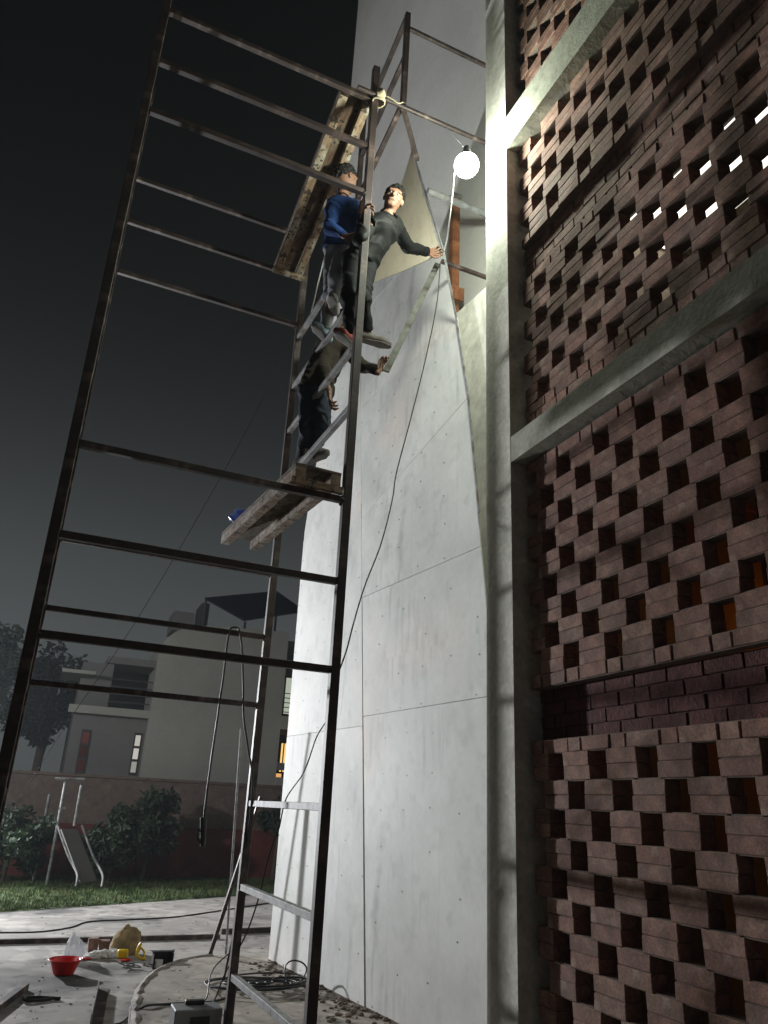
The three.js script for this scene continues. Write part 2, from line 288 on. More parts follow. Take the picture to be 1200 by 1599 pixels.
{
  const g0 = [], g1 = [], g2 = [], g3 = [], g4 = [];
  for (let k = 0; k < 13; k++) { const y1 = 1.941 - 0.1465 * k; g0.push([y1 - 0.1465, y1, k % 2]); }
  for (let k = 0; k < 9; k++) g1.push([2.385 + 0.147 * k, 2.385 + 0.147 * (k + 1), (k + 1) % 2 ? 1 : 0]);
  for (let k = 0; k < 7; k++) g2.push([4.21 + 0.1393 * k, 4.21 + 0.1393 * (k + 1), k % 2]);
  for (let k = 0; k < 6; k++) g3.push([5.645 + 0.149 * k, 5.645 + 0.149 * (k + 1), (k + 1) % 2]);
  for (let k = 0; k < 15; k++) g4.push([7.105 + 0.15 * k, 7.255 + 0.15 * k, (k + 1) % 2]);
  brickScreen('pierced brick screen standing on the ground below the maroon band', g0.reverse(), [[1.941, 0.071, 0.0, 1]]);
  brickScreen('pierced brick screen between the maroon band and the lower concrete beam', g1, [[2.312, 0.073, 0.02, 1], [3.708, 0.0735, 0, 0]]);
  brickScreen('pierced brick screen from the lower concrete beam up to the plain solid band', g2, [[5.185, 0.0735, 0.03, 1], [3.987, 0.0735, 0, 0], [4.061, 0.0735, 0.05, 1], [4.135, 0.0735, 0.02, 0]]);
  brickScreen('lamp-lit pierced brick screen between the plain solid band and the upper concrete beam', g3, [[5.572, 0.073, 0.03, 1]]);
  brickScreen('pierced brick screen above the upper concrete beam', g4, [[6.882, 0.0735, 0, 0], [6.956, 0.0735, 0.05, 1], [7.03, 0.0735, 0.02, 0]]);
  for (const [y0, y1, w] of [[2.012, 2.312, 'lower'], [5.26, 5.572, 'upper']]) {   // recessed bands of dark brick
    const rec = w === 'lower' ? 0.085 : 0.045, o = group('recessed_band', V(BX + rec, y0, -2.6)); tag(o, w === 'lower' ? 'dark maroon recessed brick band between the two lower brick screens' : 'plain solid brick band slightly recessed between the upper brick screens', 'brick band');
    const n = 4, h = (y1 - y0) / n;
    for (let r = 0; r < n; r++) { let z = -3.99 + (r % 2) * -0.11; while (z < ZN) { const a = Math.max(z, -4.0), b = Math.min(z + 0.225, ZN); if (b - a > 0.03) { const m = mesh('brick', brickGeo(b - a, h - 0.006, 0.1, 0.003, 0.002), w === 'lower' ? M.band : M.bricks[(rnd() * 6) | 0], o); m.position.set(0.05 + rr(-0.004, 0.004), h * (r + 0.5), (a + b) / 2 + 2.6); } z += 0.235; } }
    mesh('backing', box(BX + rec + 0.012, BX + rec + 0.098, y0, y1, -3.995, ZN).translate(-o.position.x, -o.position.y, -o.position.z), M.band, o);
  }
}
// ceiling light panel inside the upper storey, seen in slots through the brickwork
{
  const c = V(4.17, 6.5, -3.5), o = group('ceiling_light', c); tag(o, 'white glowing ceiling light panel behind the upper brick screen', 'ceiling light');
  part('frame', box(c.x - 0.38, c.x + 0.38, 6.47, 6.528, c.z - 0.83, c.z + 0.88), M.galv, o);
  part('diffuser', box(c.x - 0.35, c.x + 0.35, 6.462, 6.469, c.z - 0.8, c.z + 0.85), emis(1, 0.93, 0.8, 2.2), o);
  const L = new THREE.PointLight(0xfff0d8, 0.12); L.position.set(0, -0.1, 0); L.castShadow = true; L.shadow.radius = 15; o.add(L);
}
{ // warm-lit ochre column inside the lower storeys
  const o = group('inner_column', V(4.3, 0, -4.05)); tag(o, 'ochre column glimpsed through the lower brick screen holes', 'column');
  part('shaft', box(4.18, 4.42, -0.1, 3.74, -4.31, -3.8), M.ochre, o);
  part('capital', box(4.15, 4.45, 3.742, 3.788, -4.32, -3.78), M.ochre, o);
  const p = V(4.05, 2.75, -3.45), b = group('hanging_bulb', p); tag(b, 'small warm bulb hanging behind the lower brick screens', 'bulb');
  part('bulb_globe', new THREE.SphereGeometry(0.035, 16, 12).translate(p.x, p.y, p.z), emis(1, 0.6, 0.2, 2), b);
  part('holder', cyl(V(p.x, p.y + 0.03, p.z), V(p.x, p.y + 0.09, p.z), 0.018), M.black, b);
  part('flex', cyl(V(p.x, p.y + 0.09, p.z), V(p.x, 3.79, p.z), 0.004, 0.004, 6), M.black, b);
  const L = new THREE.PointLight(0xff9a40, 0.07); L.castShadow = true; b.add(L);
}

/* ---------- white tower with sheet cladding ---------- */
const TA = V(2.572, 0, -9.026), TD = V(2.819 - 2.572, 0, -6.845 + 9.026).normalize(), TN = V(-TD.z, 0, TD.x);  // TN faces the yard
const tz = z => (z - TA.z) / TD.z;                                      // distance along the facade for a given z
const facade = (s, y, out = 0) => TA.clone().addScaledVector(TD, s).addScaledVector(TN, out).setY(y);
const onFacade = (px, py, out = 0) => { const d = dirOf(px, py), p0 = TA.clone().addScaledVector(TN, out); const t = p0.sub(EYE).dot(TN) / d.dot(TN); return EYE.clone().addScaledVector(d, t); };
const facMat = new THREE.Matrix4().makeBasis(TD, V(0, 1, 0), TN).setPosition(TA);   // local x along, y up, z out of the wall
{
  const o = group('tower_wall', TA); tag(o, 'tall pale painted tower wall rising into the night behind the scaffold', 'tower');
  const bx = (s0, s1, y0, y1, d0, d1) => box(s0, s1, y0, y1, -d1, -d0, 2.2).applyMatrix4(facMat);
  part('upper_wall', bx(-0.97, 4.5, -0.2, 19, 0.5, 1.1), M.paint, o);
  part('lower_wall', bx(0.1, 4.48, -0.2, 6.3, 0.07, 0.498), M.plaster, o);
  part('base_course', bx(0.02, 4.45, -0.1, 0.075, -0.02, 0.068), M.woodDark, o);
}
{ // fibre-cement boards on the facade, pointed-arch outline, one board each
  const o = group('cladding', TA); tag(o, 'pale grey fibre-cement board cladding tapering upward beside the concrete pier', 'cladding');
  const R = [[-5.0, 0.06], [-5.1, 2.4], [-5.29, 3.74], [-5.49, 5.24], [-5.67, 6.12], [-5.99, 7.2], [-6.74, 9.22]], L = [ [-7.96, 7.68], [-8.66, 6.57], [-9.0, 5.5], [-9.1, 4.9], [-9.03, 0.06]];
  const outline = [...R, ...L].map(([z, y]) => [tz(z), y]);
  const clipHalf = (poly, nx, ny, c) => { const r = []; for (let i = 0; i < poly.length; i++) { const a = poly[i], b = poly[(i + 1) % poly.length], da = nx * a[0] + ny * a[1] - c, db = nx * b[0] + ny * b[1] - c; if (da <= 0) r.push(a); if (da * db < 0) { const t = da / (da - db); r.push([a[0] + t * (b[0] - a[0]), a[1] + t * (b[1] - a[1])]); } } return r; };
  const seam = y => -6.87 - 0.135 * y;                                  // the leaning joint between the two columns
  const cells = [];
  const rightY = [0.06, 2.44, 3.665, 4.9, 6.1, 7.5, 9.3], leftY = [0.06, 2.35, 4.78, 7.2, 9.3];
  for (const [ys, side] of [[rightY, 1], [leftY, -1]]) for (let i = 0; i + 1 < ys.length; i++) {
    let p = outline; const gap = 0.0022, k = side > 0 && i >= 2 ? 0.12 : 0;
    const s0 = tz(-6.87), m = -0.135 / TD.z, nl = Math.hypot(1, m);     // seam line s = s0 + m y
    p = side > 0 ? clipHalf(p, -1 / nl, m / nl, (-s0) / nl - gap) : clipHalf(p, 1 / nl, -m / nl, s0 / nl - gap);
    const sl = (y, up) => { const kk = up && y > 4 && y < 5 ? 0.22 : 0; return kk; };
    const q0 = side > 0 && i === 3 ? 0.28 : 0, q1 = side > 0 && i === 2 ? 0.28 : 0;   // one board is cut on the slant
    p = clipHalf(p, q0 ? q0 : 0, -1, -(ys[i] + gap) + (q0 ? q0 * tz(-6.4) : 0));
    p = clipHalf(p, q1 ? -q1 : 0, 1, ys[i + 1] - gap - (q1 ? q1 * tz(-6.4) : 0));
    if (p.length > 2) cells.push([p, side]);
  }
  const screws = [], disk = new THREE.CylinderGeometry(0.006, 0.006, 0.003, 7).rotateX(Math.PI / 2);
  for (const [p, side] of cells) {
    const sh = new THREE.Shape(p.map(q => new THREE.Vector2(q[0], q[1])));
    const out = rr(0.0, 0.006), tilt = rr(-0.0012, 0.0012), tilt2 = rr(-0.0012, 0.0012);
    const g = new THREE.ExtrudeGeometry(sh, { depth: 0.01, bevelEnabled: true, bevelSize: 0.0008, bevelThickness: 0.0015, bevelSegments: 1 });
    const pp = g.attributes.position, uv = new Float32Array(pp.count * 2); const ou = rr(0, 1) * 0.2, ov = rr(0, 1) * 0.2;
    for (let i = 0; i < pp.count; i++) { pp.setZ(i, pp.getZ(i) + out - 0.01 + tilt * (pp.getX(i) - 2) + tilt2 * (pp.getY(i) - 4)); uv[2 * i] = pp.getX(i) / 3.1 + ou; uv[2 * i + 1] = pp.getY(i) / 3.1 + ov; }
    g.setAttribute('uv', new THREE.BufferAttribute(uv, 2)); g.computeVertexNormals();
    part('board', g.applyMatrix4(facMat), M.board, o);
    const x0 = Math.min(...p.map(q => q[0])), x1 = Math.max(...p.map(q => q[0])), y0 = Math.min(...p.map(q => q[1])), y1 = Math.max(...p.map(q => q[1]));
    const inside = (x, y) => p.every((a, i) => { const b = p[(i + 1) % p.length]; return (b[0] - a[0]) * (y - a[1]) - (b[1] - a[1]) * (x - a[0]) > 0.02; });
    for (let y = y0 + 0.05; y < y1; y += 0.3) for (let x = x0 + 0.04; x < x1; x += 0.405) { const X = x + rr(-0.03, 0.03), Y = y + rr(-0.03, 0.03); if (inside(X, Y) && rnd() < 0.72) screws.push(disk.clone().translate(X, Y, out + 0.003 + tilt * (X - 2) + tilt2 * (Y - 4)).applyMatrix4(facMat)); }
  }
  const sc = part('screw_heads', merge(screws), M.screw, o); sc.userData.kind = 'stuff';
}
/* =================== SCAFFOLD =================== */
const FR = V(1.612, 0, -4.733), FL = V(-0.19, 0, -4.664), BR = V(1.572, 0, -6.462), BLp = V(-0.23, 0, -6.39);
{
  const o = group('scaffold_tower', V(0.7, 0.05, -5.6)); tag(o, 'tall dark steel scaffold tower with ladder frames standing on the plinth', 'scaffold');
  const vert = (p, y0, y1) => barGeo(p.clone().setY(y0), p.clone().setY(y1), 0.062, 0.062, 0.6, 0.006, V(1, 0, 0));
  const yf = heightAt(600, 108, FR);
  part('post', vert(FR, 0.045, yf), M.steel, o).userData.label = 'front right post beside the tower';
  part('post', vert(BR, 0.045, 7.5), M.steel, o); part('post', vert(FL, 0.0, 8.6), M.steel, o); part('post', vert(BLp, 0.0, 8.4), M.steel, o);
  for (const p of [FR, BR]) part('base_plate', box(p.x - 0.08, p.x + 0.08, 0.05, 0.06, p.z - 0.08, p.z + 0.08), M.steel, o);
  for (const p of [FL, BLp]) part('base_plate', box(p.x - 0.08, p.x + 0.08, 0.002, 0.014, p.z - 0.08, p.z + 0.08), M.steel, o);
  const bar = (a, b, w, m, n) => part(n, barGeo(a, b, w, w, 0.5, 0.004), m, o);
  const inset = 0.031;
  // long bars, front and back
  for (const y of [2.424, 3.012, 3.6, 6.34, 6.84, 7.385]) bar(FL.clone().add(V(inset, y, 0)), FR.clone().add(V(-inset, y, 0)), 0.046, M.steelBar, 'long_bar');
  for (const y of [2.365, 2.935, 3.5, 6.11, 6.69, 7.21]) bar(BLp.clone().add(V(inset, y, 0)), BR.clone().add(V(-inset, y, 0)), 0.042, M.steelBar, 'long_bar');
  const welds = []; const weld = (p, y, dx, dz) => { for (let k = 0; k < 3; k++) { const r = rr(0.008, 0.015); welds.push(new THREE.IcosahedronGeometry(r, 1).translate(p.x + dx * 0.034 + rr(-0.02, 0.02) * Math.abs(dz), y + rr(-0.026, 0.026), p.z + dz * 0.034 + rr(-0.024, 0.024) * Math.abs(dx))); } };
  for (const y of [2.424, 3.012, 3.6, 6.34, 6.84, 7.385]) { weld(FL, y, 1, 0); weld(FR, y, -1, 0); }
  for (const y of [2.365, 2.935, 3.5, 6.11, 6.69, 7.21]) { weld(BLp, y, 1, 0); weld(BR, y, -1, 0); }
  for (const y of [0.4, 1.0, 1.6, 4.36, 4.9, 5.38, 5.95]) { weld(FR, y, 0, -1); weld(BR, y, 0, 1); }
  part('weld_beads', merge(welds.map(g => tri(g, 0.2))), M.steel, o).userData.kind = 'stuff';
  // ladder rungs of the two end frames
  const rungs = [0.4, 1.0, 1.6, 4.36, 4.9, 5.38, 5.95];
  for (const y of rungs) bar(FR.clone().add(V(0, y, -inset)), BR.clone().add(V(0, y, inset)), 0.046, M.galv, 'rung');
  for (const y of [0.4, 1.0, 1.6, 2.3, 2.95, 3.55, 4.36, 4.9, 5.4, 5.95, 6.6, 7.2]) bar(FL.clone().add(V(0, y, -inset)), BLp.clone().add(V(0, y, inset)), 0.044, M.steelBar, 'rung');
}
{ // short guard frame behind the front right post
  const top = far(637, 22, 5.05), b = far(631, 163, 5.05); b.x = top.x; b.z = top.z;
  const o = group('guard_frame', V(top.x, b.y, top.z)); tag(o, 'short dark steel guard frame at the top of the scaffold beside the tower', 'scaffold frame');
  part('post', barGeo(b, top, 0.05, 0.05, 0.5, 0.005, V(1, 0, 0)), M.steel, o);
  const bk = far(560, 300, 6.25), farP = V(bk.x, 0, bk.z);
  part('post', barGeo(farP.clone().setY(b.y - 0.55), farP.clone().setY(top.y - 0.02), 0.05, 0.05, 0.5, 0.005, V(1, 0, 0)), M.steel, o);
  for (const y of [top.y - 0.03, (top.y + b.y) / 2 + 0.02, b.y + 0.02]) part('rail', barGeo(V(top.x, y, top.z - 0.025), farP.clone().setY(y).add(V(0, 0, 0.025)), 0.044, 0.044, 0.5), M.steelBar, o);
  part('strut', barGeo(b.clone().add(V(0, -0.01, -0.01)), far(652, 250, 5.6), 0.04, 0.04, 0.5), M.steelBar, o);
}
// pipes tying the scaffold back to the tower
const tie = (a, b, r, m, label) => one('tie_pipe', cyl(a, b, r, r, 14), m, a, label, 'pipe', 'pipes running from the scaffold to the tower');
{
  const dir = V(0.999, 0, -0.039);
  const run = (p, len) => p.clone().addScaledVector(dir, len);
  let a = far(640, 45, 5.05); tie(a, run(a, 1.0), 0.022, M.steelBar, 'thin tie pipe from the top of the guard frame, topmost of the tie pipes');
  a = FR.clone().setY(7.385).add(V(0.04, 0, 0.06)); tie(a.clone().addScaledVector(dir, -0.22), run(a, 1.3), 0.021, M.steelBar, 'tie pipe lashed with rope to the front right scaffold post');
  a = far(668, 298, 6.1); tie(a, run(a, 0.95), 0.036, M.galv, 'thick pale pipe just below the glowing floodlight');
  a = far(690, 408, 6.2); tie(a, run(a, 0.9), 0.024, M.steelBar, 'dark thin pipe behind the outstretched hand, lowest of the tie pipes');
}
{ // rope lashing
  const c = FR.clone().setY(7.385), pts = [];
  for (let i = 0; i <= 90; i++) { const t = i / 90 * Math.PI * 2 * 7; pts.push(V(c.x + 0.052 * Math.cos(t) + 0.03 + 0.006 * Math.sin(i), c.y + 0.004 * Math.sin(3 * t) + (i / 90 - 0.5) * 0.10, c.z + 0.055 * Math.sin(t) + 0.03)); }
  const o = group('rope_lashing', c); tag(o, 'pale rope lashing round the post and tie pipe', 'rope');
  part('coil', tube(pts, 0.007, 400, 5), M.rope, o);
  part('tail', tube([c.clone().add(V(0.06, 0.02, 0.07)), c.clone().add(V(0.13, 0.0, 0.085)), c.clone().add(V(0.2, -0.02, 0.085)), c.clone().add(V(0.24, 0.01, 0.085))], 0.006, 30, 5), M.rope, o);
  const kn = new THREE.IcosahedronGeometry(0.045, 2), kp = kn.attributes.position; for (let i = 0; i < kp.count; i++) { const k = 1 + 0.5 * (n3(kp.getX(i) * 40 + 5, kp.getY(i) * 40, kp.getZ(i) * 40) - 0.5); kp.setXYZ(i, kp.getX(i) * k, kp.getY(i) * k, kp.getZ(i) * k); } kn.computeVertexNormals();
  part('knot', tri(kn, 0.3).translate(c.x + 0.03, c.y + 0.01, c.z + 0.085), M.rope, o);
}
// scaffold planks: a board with two side rails and battens nailed below
function plank(label, n0, f0, w, th, ends) {
  const dir = f0.clone().sub(n0).normalize(), side = V(0, 1, 0).cross(dir).normalize(), up = dir.clone().cross(side);
  const o = group('scaffold_plank', n0); tag(o, label, 'plank', 'wooden scaffold planks');
  const at = (t, s, u) => n0.clone().addScaledVector(dir, t).addScaledVector(side, s).addScaledVector(up, u);
  const len = n0.distanceTo(f0);
  part('deck_board', barGeo(at(0, 0, th), at(len, 0, th), w, 0.022, 0.9, 0.003, up), M.woodDark, o);
  for (const s of [-1, 1]) part('side_rail', barGeo(at(0.0, s * (w / 2 - 0.04), th - 0.052), at(len, s * (w / 2 - 0.04), th - 0.052), 0.075, 0.08, 0.7, 0.004, up), M.wood, o);
  for (const t of ends) part('batten', barGeo(at(t, -w / 2 - 0.02, th - 0.115), at(t, w / 2 + 0.02, th - 0.115), 0.05, 0.04, 0.6, 0.003, dir), M.wood, o);
  return o;
}
{
  // upper: from the top front bar down to the middle back bar
  const n = far(556, 158, 5.0), f = far(449, 432, 6.62);
  plank('upper wooden scaffold plank with two pale side rails, sloping against the night sky', n, f, 0.30, 0.1, [n.distanceTo(f) - 0.04]);
  const a = far(497, 757, 4.85), b = far(372, 872, 6.5);
  plank('lower wooden scaffold plank splashed with cement resting on the lower long bars of the scaffold', V(a.x, 3.66, a.z), V(b.x, 3.66, b.z), 0.34, 0.1, [0.02]);
}
{ // crumpled blue plastic bag on the lower plank
  const c = onGround(382, 812, 3.9), g = new THREE.IcosahedronGeometry(0.1, 4), p = g.attributes.position;
  for (let i = 0; i < p.count; i++) { const x = p.getX(i), y = p.getY(i), z = p.getZ(i), k = 1 + 1.0 * (n3(x * 18 + 3, y * 18, z * 18) - 0.5); p.setXYZ(i, x * k, y * k * 1.05, z * k); }
  g.computeVertexNormals(); one('blue_bag', tri(g, 0.3).translate(c.x, c.y, c.z), M.blueBag, c.clone().setY(c.y - 0.09), 'crumpled blue plastic bag on the lower scaffold plank', 'bag');
}
{ // loose sheet being fitted at the top
  const P = [far(643, 235, 6.55), far(613, 335, 6.6), far(582, 441, 6.65), far(688, 396, 5.92)];
  const a = P[0], n = P[3].clone().sub(a).cross(P[2].clone().sub(a)).normalize(); if (n.dot(a.clone().sub(EYE)) > 0) n.negate();
  const pos = [], N = 10, uvA = [];
  const S = (u, v) => { const l = P[0].clone().lerp(P[1], Math.min(1, v * 2)).lerp(P[1].clone().lerp(P[2], Math.max(0, v * 2 - 1)), v > 0.5 ? 1 : 0); const r = P[0].clone().lerp(P[3], v); return l.lerp(r, u).addScaledVector(n, -0.012 * Math.sin(Math.PI * u) * v); };
  const idx = []; for (let s = 0; s < 2; s++) for (let j = 0; j <= N; j++) for (let i = 0; i <= N; i++) { const p = S(i / N, j / N).addScaledVector(n, s ? -0.009 : 0); pos.push(p.x, p.y, p.z); uvA.push(i / N * 0.5, j / N * 0.7); }
  const K = (N + 1) * (N + 1), id = (s, j, i) => s * K + j * (N + 1) + i;
  for (let j = 0; j < N; j++) for (let i = 0; i < N; i++) { idx.push(id(0, j, i), id(0, j + 1, i), id(0, j, i + 1), id(0, j, i + 1), id(0, j + 1, i), id(0, j + 1, i + 1)); idx.push(id(1, j, i), id(1, j, i + 1), id(1, j + 1, i), id(1, j, i + 1), id(1, j + 1, i + 1), id(1, j + 1, i)); }
  for (let j = 0; j < N; j++) for (const i of [0, N]) idx.push(id(0, j, i), id(1, j, i), id(0, j + 1, i), id(0, j + 1, i), id(1, j, i), id(1, j + 1, i));
  for (let i = 0; i < N; i++) idx.push(id(0, N, i), id(1, N, i), id(0, N, i + 1), id(0, N, i + 1), id(1, N, i), id(1, N, i + 1));
  const g = new THREE.BufferGeometry(); g.setAttribute('position', new THREE.Float32BufferAttribute(pos, 3)); g.setAttribute('uv', new THREE.Float32BufferAttribute(uvA, 2)); g.setIndex(idx); g.computeVertexNormals();
  one('loose_board', g, M.tan, P[2], 'pointed tan board held at its corner by the reaching worker', 'board');
  // metal edge angle along the right of the sheet and the cladding
  const pts = [far(640, 205, 5.9), P[0].clone().add(V(-0.02, 0.02, 0.03)), P[3].clone().add(V(0.02, 0, 0.03)), onFacade(713, 497, 0.03), onFacade(731, 612, 0.03), onFacade(748, 800, 0.03)];
  const o = group('edge_angle', pts[5]); tag(o, 'thin galvanised edge angle running down the edge of the boards', 'metal angle');
  for (let i = 0; i + 1 < pts.length; i++) part('angle_length', barGeo(pts[i], pts[i + 1], 0.022, 0.012, 0.5, 0.002), M.galv, o);
}
one('lath', barGeo(onX(603, 580, 2.05), far(684, 412, 6.15), 0.055, 0.018, 0.6, 0.002, V(-0.3, 0, 1)), mapd(T.galv, { color: lin(0.36, 0.35, 0.31), roughness: 0.9 }), onX(603, 580, 2.05), 'grey metal lath held at its foot by the worker in the brown shirt', 'lath');
{ // primer-red steel post standing on the ledge
  const b = onFacade(708, 498, -0.3), t = heightAt(712, 312, b), o = group('steel_post', b.clone().setY(6.3)); tag(o, 'red-primed steel post on the ledge behind the cladding', 'post');
  part('shaft', barGeo(b.clone().setY(6.3), b.clone().setY(t), 0.09, 0.09, 0.6, 0.006, V(1, 0, 0)), M.primer, o);
  part('cap', box(b.x - 0.06, b.x + 0.06, t, t + 0.05, b.z - 0.06, b.z + 0.06), M.galv, o);
  part('bracket', box(b.x - 0.02, b.x + 0.1, 6.78, 6.95, b.z + 0.046, b.z + 0.056), M.primer, o);
}
/* =================== LAMPS =================== */
function floodHead(name, pos, aim, w, h, label, cd, col, angle, pen, face, soft) {
  const o = group(name, pos); tag(o, label, 'floodlight');
  o.lookAt(aim);
  const add = (n, g, m) => mesh(n, g, m, o);
  add('housing', tri(new RoundedBoxGeometry(w + 0.04, h + 0.04, 0.05, 2, 0.01).translate(0, 0, -0.03), 0.4), M.galv);
  const fins = []; for (let i = 0; i < 9; i++) fins.push(new THREE.BoxGeometry(0.005, h * 0.9, 0.03).translate((i / 8 - 0.5) * w * 0.9, 0, -0.07)); add('cooling_fins', merge(fins), M.black);
  add('lens', new RoundedBoxGeometry(w, h, 0.006, 1, 0.002), face);
  add('bracket', tri(merge([new THREE.BoxGeometry(0.012, h * 0.8, 0.02).translate(-w / 2 - 0.03, h * 0.3, -0.03), new THREE.BoxGeometry(0.012, h * 0.8, 0.02).translate(w / 2 + 0.03, h * 0.3, -0.03), new THREE.BoxGeometry(w + 0.07, 0.012, 0.02).translate(0, h * 0.7, -0.03)]), 0.4), M.black);
  const L = new THREE.SpotLight(col, cd, 0, angle, pen, 2); L.position.set(0, 0, 0.02); L.target.position.set(0, 0, 2); L.castShadow = true; L.shadow.radius = soft; L.shadow.mapSize.set(1024, 1024); o.add(L, L.target);
  return o;
}
const LAMP = far(729, 258, 4.84);
{
  const o = group('glare_floodlight', LAMP); tag(o, 'floodlight hung beside the concrete pier, drawn as a white ball the size of its glare', 'lamp');
  part('glare_ball', new THREE.SphereGeometry(0.1, 32, 24).translate(LAMP.x, LAMP.y, LAMP.z), emis(0.97, 1, 0.9, 30), o);  // glowing ball enlarged to the size of the glare, standing in for a floodlight
  part('holder', cyl(LAMP.clone().add(V(0, 0.085, 0)), LAMP.clone().add(V(0, 0.19, 0)), 0.045, 0.026), M.black, o);
  const L = new THREE.PointLight(0xf4ffec, 14); L.castShadow = true; L.shadow.radius = 4; o.add(L);
  const a = LAMP.clone().add(V(0, 0.16, 0)), hook = V(LAMP.x + 0.02, 7.37, -4.70);
  one('lamp_wire', cyl(a, hook, 0.003, 0.003, 6), M.whiteCable, a, 'short tie wire from the pipe to the glaring lamp', 'wire');
  one('lamp_cable', tube([LAMP.clone().add(V(0, 0.15, 0)), far(712, 262, 4.84), far(707, 300, 5.05), far(702, 345, 5.3), far(699, 370, 5.5), far(694, 392, 5.85)], 0.007, 50), M.whiteCable, far(694, 392, 5.85), 'white cable hanging from the glaring lamp', 'cable');
}
// two yard floodlights on masts to the left, outside the picture: the far one throws the scaffold's shadows on the pier and bricks, the side one the shadow of the basin
for (const [p, aim, cd, ang, soft, em, l1, l2] of [
  [V(-3.1, 2.9, -17.6), V(2.9, 3.6, -6.2), 690, 1.2, 9, 14, 'yard floodlight on the mast beyond the lawn edge', 'steel mast beyond the lawn edge carrying a floodlight'],
  [V(-8, 4.8, -10.5), V(3.0, 1.6, -17.5), 170, 0.98, 14, 6, 'yard floodlight on the mast at the left side of the yard', 'steel mast at the left side of the yard carrying a floodlight']]) {
  const o2 = floodHead('yard_floodlight', p, aim, 0.4, 0.32, l1, cd, 0xf6f9fc, ang, 0.5, emis(0.95, 0.98, 1, em), soft); o2.userData.group = 'yard floodlights';
  const back = p.clone().sub(aim).setY(0).normalize().multiplyScalar(0.16), q = p.clone().add(back);
  const o = group('light_mast', V(q.x, 0, q.z)); tag(o, l2, 'mast', 'floodlight masts');
  part('pole', cyl(V(q.x, 0, q.z), V(q.x, p.y + 0.3, q.z), 0.045, 0.035), M.galv, o);
  part('arm', cyl(V(q.x, p.y, q.z), p.clone().addScaledVector(back, 0.4), 0.02), M.galv, o);
  part('base_plate', box(q.x - 0.15, q.x + 0.15, 0.006, 0.03, q.z - 0.15, q.z + 0.15), M.galv, o);
}
/* =================== PEOPLE =================== */
function surfaceNet(f, lo, hi, cell) {
  const nx = Math.ceil((hi.x - lo.x) / cell) + 1, ny = Math.ceil((hi.y - lo.y) / cell) + 1, nz = Math.ceil((hi.z - lo.z) / cell) + 1;
  const F = new Float32Array(nx * ny * nz), I = (i, j, k) => (k * ny + j) * nx + i;
  for (let k = 0; k < nz; k++) for (let j = 0; j < ny; j++) for (let i = 0; i < nx; i++) F[I(i, j, k)] = f(lo.x + i * cell, lo.y + j * cell, lo.z + k * cell);
  const vid = new Int32Array(nx * ny * nz).fill(-1), pos = [], idx = [];
  for (let k = 0; k < nz - 1; k++) for (let j = 0; j < ny - 1; j++) for (let i = 0; i < nx - 1; i++) {
    let sx = 0, sy = 0, sz = 0, n = 0, m = 0; const c = [];
    for (let q = 0; q < 8; q++) { const v = F[I(i + (q & 1), j + (q >> 1 & 1), k + (q >> 2))]; c.push(v); if (v < 0) m++; }
    if (m === 0 || m === 8) continue;
    for (let a = 0; a < 8; a++) for (const b of [1, 2, 4]) if (!(a & b)) { const va = c[a], vb = c[a | b]; if (va < 0 !== vb < 0) { const t = va / (va - vb); sx += (a & 1) + (b === 1 ? t : 0); sy += (a >> 1 & 1) + (b === 2 ? t : 0); sz += (a >> 2) + (b === 4 ? t : 0); n++; } }
    vid[I(i, j, k)] = pos.length / 3; pos.push(lo.x + (i + sx / n) * cell, lo.y + (j + sy / n) * cell, lo.z + (k + sz / n) * cell);
  }
  const quad = (a, b, c, d, flip) => { if (a < 0 || b < 0 || c < 0 || d < 0) return; if (flip) idx.push(a, c, b, a, d, c); else idx.push(a, b, c, a, c, d); };
  for (let k = 1; k < nz - 1; k++) for (let j = 1; j < ny - 1; j++) for (let i = 1; i < nx - 1; i++) {
    const s = F[I(i, j, k)] < 0;
    if (s !== F[I(i + 1, j, k)] < 0) quad(vid[I(i, j - 1, k - 1)], vid[I(i, j, k - 1)], vid[I(i, j, k)], vid[I(i, j - 1, k)], !s);
    if (s !== F[I(i, j + 1, k)] < 0) quad(vid[I(i - 1, j, k - 1)], vid[I(i - 1, j, k)], vid[I(i, j, k)], vid[I(i, j, k - 1)], !s);
    if (s !== F[I(i, j, k + 1)] < 0) quad(vid[I(i - 1, j - 1, k)], vid[I(i, j - 1, k)], vid[I(i, j, k)], vid[I(i - 1, j, k)], !s);
  }
  const g = new THREE.BufferGeometry(); g.setAttribute('position', new THREE.Float32BufferAttribute(pos, 3)); g.setIndex(idx); g.computeVertexNormals(); return g;
}
const cap = (x, y, z, b) => { const px = x - b.a.x, py = y - b.a.y, pz = z - b.a.z; const t = Math.max(0, Math.min(1, (px * b.dx + py * b.dy + pz * b.dz) * b.il)); const ex = px - t * b.dx, ey = py - t * b.dy, ez = pz - t * b.dz; return Math.sqrt(ex * ex + ey * ey + ez * ez) - (b.ra + (b.rb - b.ra) * t); };
const bone = (a, b, ra, rb = ra) => { const d = b.clone().sub(a); return { a, b, ra, rb, dx: d.x, dy: d.y, dz: d.z, il: 1 / Math.max(1e-9, d.lengthSq()) }; };
